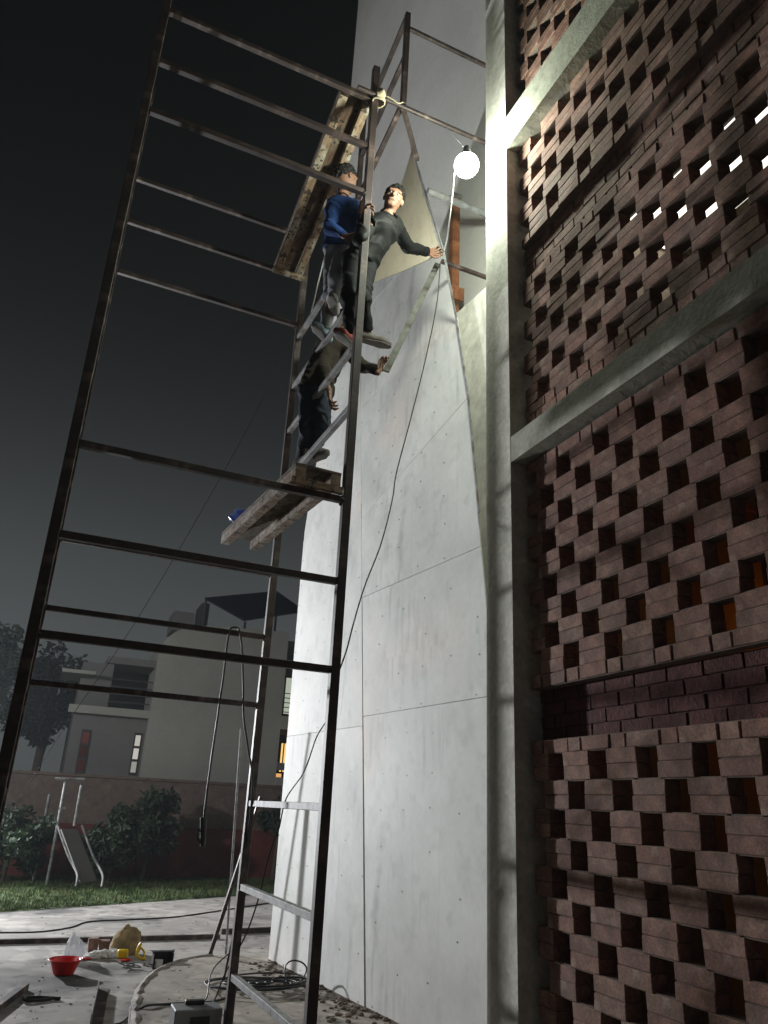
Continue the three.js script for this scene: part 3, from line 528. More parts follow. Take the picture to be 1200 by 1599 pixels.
function bonesMesh(bones, { k = 0.03, cell = 0.013, cuts = [], fold = 0, freq = 12, grow = 0 }) {
  const lo = V(1e9, 1e9, 1e9), hi = V(-1e9, -1e9, -1e9);
  for (const b of bones) for (const p of [b.a, b.b]) { lo.min(p); hi.max(p); }
  const pad = 0.24; lo.subScalar(pad); hi.addScalar(pad);
  const f = (x, y, z) => {
    let d = 1e3; for (const b of bones) { const e = cap(x, y, z, b) - grow; if (e > d + k) continue; if (d > e + k) { d = e; continue; } const h = Math.max(k - Math.abs(d - e), 0) / k; d = Math.min(d, e) - h * h * k * 0.25; }
    if (fold && d < 0.05 && d > -0.06) { const w = (n3(x * 6 + 40, y * 6 + 40, z * 6 + 40) - 0.5) * 2.2, q = n3(x * freq + 40 + w, y * freq * 2.2 + (x + z) * freq * 0.8 + 60 + w, z * freq + 40); d += fold * (0.45 - Math.pow(1 - Math.abs(2 * q - 1), 2) * 1.1); }
    for (const c of cuts) { const ux = x - c.p.x, uy = y - c.p.y, uz = z - c.p.z; if (ux * ux + uy * uy + uz * uz < c.r * c.r) d = Math.max(d, ux * c.n.x + uy * c.n.y + uz * c.n.z); }
    return d;
  };
  return tri(surfaceNet(f, lo, hi, cell), 0.25);
}
function handGeo(w, dir, pn, curl, s, mirror) {     // palm, four fingers, thumb
  const d = dir.clone().normalize(), side = d.clone().cross(pn).normalize().multiplyScalar(mirror), n = pn.clone().addScaledVector(d, -pn.dot(d)).normalize();
  const at = (a, b, c) => w.clone().addScaledVector(d, a * s).addScaledVector(side, b * s).addScaledVector(n, c * s);
  const B = [bone(at(-0.03, 0, 0), at(0.01, 0, 0), 0.024 * s, 0.022 * s)];
  const lens = [[0.03, 0.088, [0.04, 0.025, 0.02]], [0.01, 0.092, [0.045, 0.028, 0.022]], [-0.011, 0.088, [0.041, 0.026, 0.021]], [-0.031, 0.08, [0.032, 0.02, 0.018]]];
  lens.forEach(([off, kn, ph], i) => {
    let p = at(kn, off, 0); B.push(bone(at(0.008, off * 0.6, 0), p, 0.013 * s, 0.0105 * s));
    let ang = curl * 0.5 + i * 0.06;
    for (const L of ph) { const q = p.clone().addScaledVector(d, Math.cos(ang) * L * s).addScaledVector(n, Math.sin(ang) * L * s).addScaledVector(side, off * 0.12 * s); B.push(bone(p, q, 0.0092 * s, 0.0082 * s)); p = q; ang += curl; }
  });
  let p = at(0.02, 0.026, 0.004), q = at(0.05, 0.052, 0.016), r = at(0.078, 0.056, 0.034), t = at(0.096, 0.048, 0.048);
  B.push(bone(at(0.0, 0.012, 0), p, 0.016 * s, 0.014 * s), bone(p, q, 0.0125 * s, 0.0105 * s), bone(q, r, 0.0105 * s, 0.0095 * s), bone(r, t, 0.0092 * s, 0.0085 * s));
  return bonesMesh(B, { k: 0.006, cell: 0.0042 });
}
function headGeo(c, u, f0, neck) {
  const f = f0.clone().addScaledVector(u, -f0.dot(u)).normalize(), r = u.clone().cross(f).normalize();
  const el = (x, y, z, cx, cy, cz, a, b, e) => { const k = Math.hypot((x - cx) / a, (y - cy) / b, (z - cz) / e); return (k - 1) * Math.min(a, b, e); };
  const smn = (a, b, k) => { const h = Math.max(k - Math.abs(a - b), 0) / k; return Math.min(a, b) - h * h * k * 0.25; };
  const L = p => { const v = p.clone().sub(c); return V(v.dot(r), v.dot(u), v.dot(f)); };
  const nk = L(neck), nb = bone(V(0, -0.05, -0.02), nk, 0.052, 0.058), nose = bone(V(0, 0.008, 0.088), V(0, -0.028, 0.11), 0.01, 0.015), lip = bone(V(-0.02, -0.06, 0.09), V(0.02, -0.06, 0.09), 0.009), brow = bone(V(-0.045, 0.028, 0.082), V(0.045, 0.028, 0.082), 0.012), chin = bone(V(-0.012, -0.098, 0.07), V(0.012, -0.098, 0.07), 0.022);
  const F = (x, y, z) => {
    let d = smn(el(x, y, z, 0, 0.028, -0.012, 0.078, 0.1, 0.096), el(x, y, z, 0, -0.05, 0.03, 0.06, 0.066, 0.064), 0.04);
    d = smn(d, cap(x, y, z, chin), 0.025); d = smn(d, cap(x, y, z, brow), 0.02); d = smn(d, cap(x, y, z, nose), 0.012); d = smn(d, cap(x, y, z, lip), 0.01);
    for (const s of [-1, 1]) { d = Math.max(d, -(Math.hypot(x - s * 0.033, y - 0.006, z - 0.1) - 0.016)); d = smn(d, el(x, y, z, s * 0.082, -0.005, -0.005, 0.012, 0.032, 0.02), 0.008); d = smn(d, el(x, y, z, s * 0.042, -0.025, 0.062, 0.022, 0.018, 0.02), 0.02); }
    return smn(d, cap(x, y, z, nb), 0.03);
  };
  const H = (x, y, z) => Math.max(el(x, y, z, 0, 0.034, -0.014, 0.088, 0.11, 0.106) + 0.024 * (n3(x * 45 + 30, y * 45 + 30, z * 45 + 30) - 0.5) + 0.012 * (n3(x * 110 + 30, y * 110 + 30, z * 110 + 30) - 0.5), -(y - 0.55 * z - 0.012 + 0.02 * (n3(x * 60 + 9, y * 60, z * 60 + 7) - 0.5)));
  const m4 = new THREE.Matrix4().makeBasis(r, u, f).setPosition(c);
  const g = surfaceNet(F, V(-0.13, -0.2, -0.15), V(0.13, 0.16, 0.15), 0.0052), h = surfaceNet(H, V(-0.13, -0.1, -0.16), V(0.13, 0.18, 0.14), 0.0052);
  return { head: tri(g, 0.3).applyMatrix4(m4), hair: tri(h, 0.3).applyMatrix4(m4), eye: s => tri(new THREE.SphereGeometry(0.0105, 12, 8).translate(s * 0.033, 0.006, 0.079).applyMatrix4(m4), 0.3), pupil: s => tri(new THREE.SphereGeometry(0.0065, 10, 6).translate(s * 0.0325, 0.006, 0.0845).applyMatrix4(m4), 0.3) };
}
function footGeo(ankle, toe, w = 0.04) {             // shoe upper and its sole
  const d = toe.clone().sub(ankle); d.y = Math.min(d.y, -0.02); const fl = V(d.x, 0, d.z).normalize().multiplyScalar(0.17).setY(0);
  const y = ankle.y - 0.085, heel = V(ankle.x - fl.x * 0.3, y + 0.045, ankle.z - fl.z * 0.3), ball = V(ankle.x + fl.x * 0.75, y + 0.036, ankle.z + fl.z * 0.75), tip = V(ankle.x + fl.x * 1.12, y + 0.03, ankle.z + fl.z * 1.12);
  const up = bonesMesh([bone(heel, ankle, 0.04, 0.042), bone(heel, ball, 0.042, w + 0.004), bone(ball, tip, w + 0.004, 0.03)], { k: 0.03, cell: 0.007, cuts: [{ p: heel.clone().setY(y + 0.014), n: V(0, -1, 0), r: 0.6 }] });
  const so = bonesMesh([bone(heel, ball, 0.046, w + 0.009), bone(ball, tip, w + 0.009, 0.036)], { k: 0.02, cell: 0.006, cuts: [{ p: V(0, y, 0), n: V(0, -1, 0), r: 99 }, { p: V(0, y + 0.018, 0), n: V(0, 1, 0), r: 99 }] });
  return [up, so];
}
function person(label, J, C) {
  const o = group('person', J.base); tag(o, label, 'person', 'workers on the scaffold');
  const S = J.skin || M.skin, mid = (a, b, t) => a.clone().lerp(b, t);
  const chest = mid(J.shL, J.shR, 0.5).lerp(J.pelvis, 0.22);
  const armB = (sh, el, wr, g) => [bone(sh, el, 0.047 + g, 0.04 + g), bone(el, wr, 0.04 + g, 0.027 + g)];
  const legB = (hp, kn, an, g) => [bone(hp, kn, 0.082 + g, 0.057 + g), bone(kn, an, 0.054 + g, 0.036 + g)];
  const torso = g => [bone(J.pelvis, chest, 0.118 + g, 0.125 + g), bone(J.hipL, J.hipR, 0.088 + g), bone(mid(J.shL, J.shR, 0.2), mid(J.shL, J.shR, 0.8), 0.075 + g), bone(mid(J.shL, chest, 0.6), mid(J.shR, chest, 0.6), 0.098 + g), bone(mid(J.shL, J.shR, 0.5), J.neck, 0.068 + g, 0.05 + g)];
  const body = bonesMesh([...torso(-0.012), ...armB(J.shL, J.elL, J.wrL, -0.008), ...armB(J.shR, J.elR, J.wrR, -0.008), ...legB(J.hipL, J.knL, J.anL, -0.01), ...legB(J.hipR, J.knR, J.anR, -0.01)], { k: 0.04, cell: 0.015 });
  const H = headGeo(J.head, J.head.clone().sub(J.neck).normalize(), J.look, J.neck);
  const hands = ['L', 'R'].map(s => handGeo(J['wr' + s], J['hd' + s], J['pn' + s], J['curl' + s] ?? 0.7, 1, s === 'L' ? 1 : -1));
  part('body', merge([body, H.head, ...hands]), S, o);
  part('hair', H.hair, C.hair || M.hair, o); for (const s of [-1, 1]) { const e = part('eye', H.eye(s), M.eye, o); sub('pupil', H.pupil(s), M.black, e); }
  const cut = (a, b, t, r) => ({ p: mid(a, b, t), n: b.clone().sub(a).normalize(), r });
  part(C.topName, bonesMesh([...torso(0.022), ...armB(J.shL, J.elL, J.wrL, 0.014), ...armB(J.shR, J.elR, J.wrR, 0.014)], { k: 0.035, cell: 0.009, fold: C.fold ?? 0.013, freq: 7, cuts: [cut(J.elL, J.wrL, 0.93, 0.12), cut(J.elR, J.wrR, 0.93, 0.12), { p: J.pelvis.clone().lerp(chest, -0.12), n: J.pelvis.clone().sub(chest).normalize(), r: 0.3 }, { p: mid(mid(J.shL, J.shR, 0.5), J.neck, 0.62), n: J.neck.clone().sub(mid(J.shL, J.shR, 0.5)).normalize(), r: 0.1 }] }), C.top, o);
  part('trousers', bonesMesh([bone(J.pelvis, J.pelvis.clone().lerp(chest, 0.3), 0.122, 0.118), bone(J.hipL, J.hipR, 0.098), ...legB(J.hipL, J.knL, J.anL, 0.013), ...legB(J.hipR, J.knR, J.anR, 0.013)], { k: 0.03, cell: 0.009, fold: 0.012, freq: 6.5, cuts: [cut(J.knL, J.anL, 0.94, 0.12), cut(J.knR, J.anR, 0.94, 0.12)] }), C.legs, o);
  for (const s of ['L', 'R']) { const [u, so] = footGeo(J['an' + s], J['toe' + s]); const sh = part('shoe', u, C['shoe' + s] || C.shoe, o); sub('sole', so, C.sole, sh); }
  return o;
}
const clothM = (r, g, b, o = {}) => new THREE.MeshPhysicalMaterial(Object.assign({ specularIntensity: 0.22, color: lin(r, g, b), roughness: 0.9, bumpMap: T.cloth, bumpScale: 0.0015 }, o));
const PM = { leather: clothM(0.006, 0.0065, 0.0065, { roughness: 0.6 }), blackT: clothM(0.008, 0.008, 0.009, { roughness: 0.75 }), blue: clothM(0.013, 0.032, 0.105), greyT: clothM(0.2, 0.2, 0.215), brown: clothM(0.032, 0.025, 0.02), jeans: clothM(0.03, 0.034, 0.046), shoeRed: clothM(0.16, 0.04, 0.03), sole: clothM(0.2, 0.19, 0.18), paleShoe: clothM(0.4, 0.4, 0.4), blueShoe: clothM(0.22, 0.29, 0.36), sandal: clothM(0.12, 0.11, 0.1), cap: clothM(0.02, 0.018, 0.018) };
{
  // the worker reaching out to the sheet
  const J = { pelvis: far(563, 402, 5.3), neck: far(603, 340, 5.3), head: far(615, 311, 5.27), look: V(-0.35, -0.35, 0.9),
    shL: far(619, 354, 5.42), elL: far(638, 386, 5.66), wrL: far(669, 394, 5.86), hdL: far(690, 393, 5.94).sub(far(669, 394, 5.86)), pnL: V(-0.1, -0.5, 1), curlL: 0.95,
    shR: far(582, 350, 5.14), elR: far(563, 374, 5.0), wrR: far(566, 343, 5.02), hdR: V(0.25, 1, 0.15), pnR: V(0.7, 0, 0.6), curlR: 0.9,
    hipL: far(573, 406, 5.34), knL: far(566, 466, 5.22), anL: far(573, 521, 5.36), toeL: far(597, 532, 5.4), hipR: far(553, 405, 5.24), knR: far(546, 466, 5.12), anR: far(549, 527, 5.22), toeR: far(532, 548, 5.12) };
  J.base = V(1.68, J.anR.y - 0.085, -5.0);
  person('worker in dark leather jacket leaning from the scaffold, arm stretched to the boards', J, { topName: 'jacket', top: PM.leather, legs: PM.blackT, shoeL: PM.sandal, shoeR: PM.shoeRed, sole: PM.sole });
}
{
  const J = { pelvis: far(531, 386, 5.72), neck: far(536, 306, 5.62), head: far(541, 279, 5.6), look: V(0.6, -0.25, -0.2),
    shL: far(552, 326, 5.7), elL: far(560, 352, 5.6), wrL: far(563, 330, 5.5), hdL: V(0.2, 1, 0.1), pnL: V(0.5, 0.2, 0.6), curlL: 0.9,
    shR: far(520, 322, 5.6), elR: far(516, 356, 5.5), wrR: far(540, 370, 5.45), hdR: V(0.6, -0.2, 0.1), pnR: V(0, -0.4, 1), curlR: 0.7,
    hipL: far(539, 392, 5.74), knL: far(526, 432, 5.42), anL: far(522, 474, 5.6), toeL: far(518, 490, 5.5), hipR: far(523, 392, 5.74), knR: far(518, 460, 5.6), anR: far(508, 518, 5.72), toeR: far(494, 534, 5.6) };
  J.base = V(1.7, J.anR.y - 0.085, -5.4);
  person('worker in bright blue hooded top and grey trousers behind the jacketed worker', J, { topName: 'hooded_top', top: PM.blue, legs: PM.greyT, shoeL: PM.paleShoe, shoeR: PM.blueShoe, sole: PM.sole, hair: PM.cap });
}
{
  // standing on a ladder rung and leaning out through the frame towards the boards
  const J = { pelvis: far(493, 606, 5.98), neck: onX(526, 522, 1.80), head: onX(541, 502, 1.86), look: V(0.8, 0.3, -0.3),
    shL: onX(537, 541, 1.82), elL: onX(566, 571, 1.92), wrL: onX(592, 578, 2.03), hdL: V(0.25, 1, 0.1), pnL: V(0.5, 0.2, 0.7), curlL: 0.95,
    shR: onX(507, 537, 1.69), elR: onX(507, 580, 1.62), wrR: onX(515, 614, 1.66), hdR: V(0.1, -1, 0.05), pnR: V(0.8, 0, 0.3), curlR: 0.7,
    hipL: far(503, 610, 5.98), knL: far(503, 668, 5.92), anL: far(490, 716, 6.12), toeL: far(503, 738, 6.0), hipR: far(484, 610, 6.0), knR: far(480, 668, 5.98), anR: far(470, 720, 6.25), toeR: far(482, 738, 6.1) };
  J.anL.y = J.anR.y = 4.383 + 0.087; J.base = V(1.58, 4.383, -5.9);
  person('worker in dark brown shirt and jeans leaning out through the ladder frame below the others', J, { topName: 'shirt', top: PM.brown, legs: PM.jeans, shoe: PM.sandal, sole: PM.sole });
}

/* =================== CABLES AND YARD =================== */
const cableM = (name, pts, r, m, label, cat = 'cable', grp) => one(name, tube(pts, r, pts.length * 14), m, pts[pts.length - 1], label, cat, grp);
cableM('power_cable', [far(688, 410, 5.8), far(683, 470, 5.9), far(665, 560, 6.0), far(640, 660, 6.0), far(618, 745, 5.95), far(614, 775, 5.9), far(595, 850, 5.7), far(570, 915, 5.5), far(552, 975, 5.2), far(540, 1020, 5.1), far(522, 1070, 5.2), far(512, 1120, 5.4), far(495, 1150, 5.6), far(475, 1205, 5.9), far(446, 1250, 6.2), far(437, 1290, 6.3)], 0.0055, M.cable, 'long thin black cable sagging across the front of the cladding');
cableM('power_cable', [far(437, 1290, 6.3), far(420, 1340, 6.4), far(405, 1400, 6.5), far(384, 1460, 6.6), far(352, 1520, 6.7), far(336, 1560, 6.9), onGround(322, 1580).setY(0.06)], 0.006, M.cable, 'black cable dropping from the cladding to the ground box');
{ // cable looped over the back bar with a hanging plug
  const b = V(BR.x * 0.72 + BLp.x * 0.28, 2.935, -6.44); const q = far(366, 987, Math.hypot(1.25, 6.44)); const c = V(q.x, 2.97, -6.45);
  const o = group('looped_cable', V(q.x, 2.97, -6.45)); tag(o, 'black cable looped over the scaffold bar with a plug hanging down', 'cable');
  const end = far(318, 1282, 6.5);
  part('lead', tube([end, far(327, 1210, 6.5), far(340, 1120, 6.5), far(350, 1050, 6.5), far(356, 1000, 6.5), c.clone().add(V(-0.03, 0.0, 0.02)), c.clone().add(V(0.02, 0.01, 0.02)), far(377, 1000, 6.45), far(380, 1060, 6.4), far(381, 1120, 6.4), far(388, 1170, 6.4), far(395, 1215, 6.42), far(388, 1300, 6.6), far(372, 1420, 6.7), far(350, 1530, 6.9)], 0.0085, 200), M.cable, o);
  part('plug', cyl(far(317, 1322, 6.5), far(318, 1276, 6.5), 0.02, 0.026), M.black, o);
  part('hook', tube([far(316, 1300, 6.5), far(310, 1296, 6.5), far(309, 1308, 6.5), far(315, 1318, 6.5)], 0.009, 24), M.black, o);
}
{ // guy rope from the scaffold down to the left
  const a = far(462, 520, 7.0), e = far(-30, 1345, 9.2);
  cableM('guy_wire', [a, far(392, 660, 7.3), far(272, 872, 7.7), far(190, 1005, 8.2), far(95, 1145, 8.7), e], 0.003, M.cable, 'thin guy wire slanting from the scaffold down across the night sky', 'wire');
  cableM('pull_cord', [far(512, 385, 5.9), far(500, 430, 6.2), far(486, 490, 6.4)], 0.006, M.whiteCable, 'short pale cord hanging under the upper plank', 'cord');
}
// ladder leaning poles by the back right post
one('leaning_pole', barGeo(onGround(326, 1502).setY(0.055), far(408, 1244, 9.2), 0.04, 0.04, 0.5, 0.003), M.steelBar, onGround(326, 1502), 'dark square pole leaning beside the scaffold leg', 'pole');
one('thin_rod', cyl(onGround(352, 1499).setY(0.055), far(377, 1138, 9.55), 0.013), M.galv, onGround(352, 1499), 'thin pale rod standing upright near the scaffold leg', 'rod');
// things lying about on the concrete
const onG = (px, py, y = 0) => onGround(px, py, y);
const flatBar = (name, p, q, w, h, m, label, y = 0) => one(name, barGeo(p.clone().setY(y + h / 2 + 0.002), q.clone().setY(y + h / 2 + 0.002), w, h, 0.6, 0.003), m, p.clone().setY(y), label, 'steel bar', 'steel lengths lying on the concrete');
flatBar('steel_channel', onG(-60, 1476), onG(343, 1466), 0.06, 0.05, M.steelBar, 'long dark steel channel lying behind the sack and basin');
flatBar('steel_channel', onG(345, 1459), onG(424, 1456), 0.06, 0.06, M.steelBar, 'short dark steel channel lying between the leaning pole and the cladding');
flatBar('steel_channel', onG(-20, 1590), onG(38, 1546), 0.07, 0.05, M.steelBar, 'rusty steel length lying left of the black pliers');
{
  const p = onG(162, 1545), q = onG(150, 1606), o = group('angle_iron', p); tag(o, 'pale and dark angle iron lying beside the rounded plinth rim', 'steel bar', 'steel lengths lying on the concrete');
  part('flange', barGeo(p.clone().setY(0.005), q.clone().setY(0.005), 0.09, 0.006, 0.5, 0.001), M.steelBar, o);
  part('web', barGeo(p.clone().add(V(-0.045, 0.05, 0)), q.clone().add(V(-0.045, 0.05, 0)), 0.006, 0.09, 0.5, 0.001), M.galv, o);
}
cableM('ground_cable', [onG(-40, 1456, 0.008), onG(60, 1455, 0.008), onG(110, 1448, 0.008), onG(140, 1439, 0.008), onG(200, 1436, 0.008), onG(270, 1432, 0.008), onG(330, 1424, 0.008), onG(420, 1410, 0.008)], 0.008, M.cable, 'thin cable lying across the concrete in front of the lawn');
{ // red plastic basin
  const c = onG(99, 1522), o = group('basin', c); tag(o, 'bright red plastic basin on the concrete', 'basin');
  const pr = [[0.0, 0.006], [0.10, 0.006], [0.115, 0.02], [0.165, 0.135], [0.168, 0.15], [0.195, 0.153], [0.195, 0.147], [0.174, 0.142], [0.12, 0.012], [0.1, 0.0], [0, 0]].map(p => new THREE.Vector2(p[0] * 0.8, p[1] * 0.85));
  const g = tri(new THREE.LatheGeometry(pr, 40), 0.3).translate(c.x, 0.003, c.z); part('bowl', g, M.red, o);
  part('rim', new THREE.TorusGeometry(0.154, 0.005, 8, 40).rotateX(Math.PI / 2).translate(c.x, 0.13, c.z), M.red, o);
}
const crumple = (r, sx, sy, sz, f, a, c, det = 4, off = 0) => { const g = new THREE.IcosahedronGeometry(r, det), p = g.attributes.position; for (let i = 0; i < p.count; i++) { const x = p.getX(i), y = p.getY(i), z = p.getZ(i); const k = 1 + a * (n3(x * f + 20 + off, y * f + 20, z * f + 20) - 0.5) + a * 0.5 * (n3(x * f * 2.4 + 50, y * f * 2.4 + off, z * f * 2.4) - 0.5); p.setXYZ(i, x * k * sx, Math.max(-r * sy * 0.55, y * k * sy), z * k * sz); } g.computeVertexNormals(); return tri(g, 0.4).translate(c.x, c.y + r * sy * 0.55, c.z); };
{ // sack
  const c = onG(193, 1490), o = group('sack', c); tag(o, 'bulging tan woven sack tied at the neck', 'sack');
  part('sack_body', crumple(0.145, 1.15, 1.15, 1.0, 9, 0.35, c.clone().setY(0.004)), M.sack, o);
  part('neck_tuft', crumple(0.045, 0.8, 1.0, 0.8, 26, 0.9, V(c.x - 0.01, 0.22, c.z), 3), M.sack, o);
}
{ const c = onG(191, 1497), o = one('yellow_case', tri(new RoundedBoxGeometry(0.11, 0.085, 0.07, 3, 0.018), 0.3).translate(c.x, 0.046, c.z), M.yellow, c, 'small yellow box leaning on the sack', 'box'); o.rotation.x = -0.03; }
{ const c = onG(216, 1500), o = group('yellow_tool', c); tag(o, 'yellow plastic hand tool standing right of the sack', 'tool');
  part('handle', tube([V(c.x + 0.07, 0.02, c.z), V(c.x + 0.02, 0.02, c.z), V(c.x - 0.02, 0.06, c.z), V(c.x - 0.01, 0.13, c.z - 0.01), V(c.x + 0.01, 0.16, c.z - 0.01)], 0.016, 30, 8), M.yellow, o);
  part('guard', tube([V(c.x + 0.05, 0.02, c.z), V(c.x + 0.05, 0.08, c.z), V(c.x + 0.01, 0.12, c.z)], 0.011, 20, 8), M.yellow, o); }
{ const c = onG(115, 1500); one('plastic_bag', crumple(0.12, 0.8, 1.35, 0.6, 16, 0.9, c.clone().setY(0.003), 4, 5), M.film, c, 'clear plastic bag standing behind the red basin', 'bag'); }
{ const c = onG(153, 1486), o = group('half_brick', c); tag(o, 'broken pair of bricks beside the sack', 'brick');
  const f = [-0.06, 0.06].map((d, i) => part('brick_piece', brickGeo(0.1, 0.13 - i * 0.02, 0.11, 0.006, 0.006).translate(c.x + d, 0.068 - i * 0.01, c.z), M.bricks[i * 3], o)); }
[[151, 1497, 0.08, 1.3, 'crumpled white paper rag in front of the broken bricks'], [176, 1495, 0.08, 1.4, 'crumpled white film in front of the sack']].forEach(([x, y, r, s, l], i) => { const c = onG(x, y); one('paper_scrap', crumple(r, s, 0.6, 0.8, 20, 0.9, c.clone().setY(0.003), 4, i * 9), i ? M.film : M.whiteCable, c, l, 'litter'); });
[[133, 1499, 0.04, M.red, 'small red wrapper beside the red basin'], [197, 1501, 0.045, M.red, 'flat red and white wrapper in front of the sack'], [300, 1502, 0.06, M.film, 'shiny plastic scrap at the edge of the rounded plinth']].forEach(([x, y, r, m, l], i) => { const c = onG(x, y); one('wrapper', crumple(r, 1.2, 0.35, 0.9, 26, 1, c.clone().setY(0.003), 3, i * 7), m, c, l, 'litter'); });
{ const c = onG(251, 1512), o = group('black_box', c); tag(o, 'small open black box with a white roll inside', 'box');
  part('back_panel', box(c.x - 0.09, c.x + 0.11, 0.002, 0.14, c.z - 0.07, c.z - 0.06), M.black, o); part('side_panel', box(c.x + 0.1, c.x + 0.11, 0.002, 0.14, c.z - 0.0595, c.z + 0.05), M.black, o); part('side_panel', box(c.x - 0.09, c.x - 0.08, 0.002, 0.13, c.z - 0.0595, c.z + 0.05), M.black, o); part('floor_panel', box(c.x - 0.0795, c.x + 0.0995, 0.002, 0.01, c.z - 0.0595, c.z + 0.05), M.black, o); part('lid', box(c.x - 0.1, c.x + 0.12, 0.141, 0.15, c.z - 0.08, c.z + 0.0), M.black, o);
  part('roll', cyl(V(c.x - 0.03, 0.012, c.z + 0.02), V(c.x - 0.03, 0.08, c.z + 0.02), 0.042, 0.042, 20), M.whiteCable, o); }
{ const c = onG(60, 1563), o = group('pliers', c); tag(o, 'black handled pliers lying on the concrete', 'tool');
  part('handle', tube([V(c.x - 0.12, 0.03, c.z + 0.02), V(c.x - 0.1, 0.02, c.z - 0.03), V(c.x, 0.018, c.z - 0.04), V(c.x + 0.1, 0.015, c.z - 0.01)], 0.013, 30, 7), M.black, o);
  part('handle', tube([V(c.x - 0.12, 0.03, c.z + 0.02), V(c.x - 0.09, 0.02, c.z + 0.06), V(c.x, 0.016, c.z + 0.045), V(c.x + 0.1, 0.014, c.z + 0.0)], 0.012, 30, 7), M.black, o);
  part('jaw', tube([V(c.x + 0.1, 0.016, c.z - 0.005), V(c.x + 0.17, 0.012, c.z + 0.01)], 0.014, 8, 7), M.steel, o); }
{ // twisted offcuts
  [[195, 1514], [210, 1512], [232, 1513]].forEach(([x, y], i) => { const c = onG(x, y), pts = []; for (let k = 0; k < 9; k++) pts.push(V(c.x + rr(-0.09, 0.09), 0.012 + rr(0, 0.05), c.z + rr(-0.06, 0.06))); one('wire_scrap', tube(pts, 0.006, 80, 5), M.galv, c, ['pale wire scrap left of the black box, farthest from it', 'bent wire scrap between two other scraps near the black box', 'wire scrap lying right against the black box'][i], 'wire', 'wire scraps'); });
}
{ // coil of cable on the plinth and the leads leaving it
  const c = onG(410, 1543, 0.06), o = group('cable_coil', c); tag(o, 'tangled coil of black cable on the plinth below the cladding', 'cable');
  for (let k = 0; k < 3; k++) { const pts = []; for (let i = 0; i <= 60; i++) { const t = i / 60 * Math.PI * 2 * 3 + k; const r = 0.22 + 0.16 * Math.sin(t * 0.37 + k * 2) + 0.06 * Math.sin(t * 1.7 + k); pts.push(V(c.x + 1.25 * r * Math.cos(t) + (k - 1) * 0.08, 0.072 + 0.035 * (0.5 + 0.5 * Math.sin(t * 0.9 + k)) + 0.012 * k, c.z + 0.95 * r * Math.sin(t))); } part('loop', tube(pts, 0.0075, 320, 5), M.cable, o); }
  const up = []; for (let i = 0; i <= 20; i++) { const t = i / 20 * Math.PI * 2; up.push(V(c.x + 0.3 + 0.1 * Math.cos(t), 0.17 + 0.1 * Math.sin(t), c.z + 0.05 * Math.sin(t * 2))); } part('loop', tube(up, 0.0075, 60, 5), M.cable, o);
  cableM('ground_cable', [onG(360, 1556, 0.07), onG(330, 1564, 0.07), onG(260, 1568, 0.07), onG(225, 1572, 0.075), onG(205, 1585, 0.02), onG(185, 1599, 0.012), onG(150, 1603, 0.012)], 0.009, M.cable, 'black cable running from the coil over the plinth rim');
}
{ // grey junction box
  const c = onG(303, 1612, 0.05), o = group('switch_box', V(c.x, 0.062, c.z)); tag(o, 'grey metal switch box with a dark window on the plinth', 'switch box');
  part('case', tri(new RoundedBoxGeometry(0.34, 0.15, 0.22, 2, 0.012), 0.3).translate(c.x, 0.139, c.z), std({ color: lin(0.16, 0.16, 0.165), roughness: 0.6 }), o);
  part('window', box(c.x - 0.06, c.x + 0.08, 0.09, 0.17, c.z + 0.1095, c.z + 0.113), M.black, o);
  part('plug_strip', tri(new RoundedBoxGeometry(0.14, 0.03, 0.05, 2, 0.008), 0.3).translate(c.x - 0.01, 0.231, c.z - 0.04), M.black, o);
  cableM('box_lead', [V(c.x, 0.235, c.z - 0.05), onG(322, 1560, 0.2), onG(330, 1520, 0.3), onG(345, 1500, 0.35), far(372, 1478, 7.6)], 0.006, M.cable, 'lead rising from the switch box to the scaffold leg');
}
{ // rubble and dust along the foot of the cladding
  const gs = []; for (let i = 0; i < 260; i++) { const s = rr(0.1, 4.2), d = rr(0.02, 0.35) * (0.4 + rnd()), p = facade(s, 0, d); const r = rr(0.006, 0.028); gs.push(new THREE.IcosahedronGeometry(r, 0).scale(rr(0.7, 1.6), rr(0.4, 0.9), rr(0.7, 1.6)).rotateY(rnd() * 6).translate(p.x, 0.062 + r * 0.3, p.z)); }
  const o = mesh('rubble', merge(gs.map(g => tri(g, 0.3))), M.mortar); o.userData = { kind: 'stuff', label: 'crumbs of dark mortar and dirt along the foot of the cladding', category: 'rubble' };
  const g2 = []; for (let i = 0; i < 170; i++) { const p = onG(rr(0, 420), rr(1432, 1598)), r = rr(0.003, 0.011); g2.push(new THREE.IcosahedronGeometry(r, 0).scale(rr(0.7, 1.8), 0.6, rr(0.7, 1.8)).rotateY(rnd() * 6).translate(p.x, r * 0.3 + (p.x > 1.0 && p.z > -9 ? 0.06 : 0), p.z)); }
  const q = mesh('grit', merge(g2.map(g => tri(g, 0.3))), M.slab); q.userData = { kind: 'stuff', label: 'scattered grit and chips over the concrete yard', category: 'grit' };
}

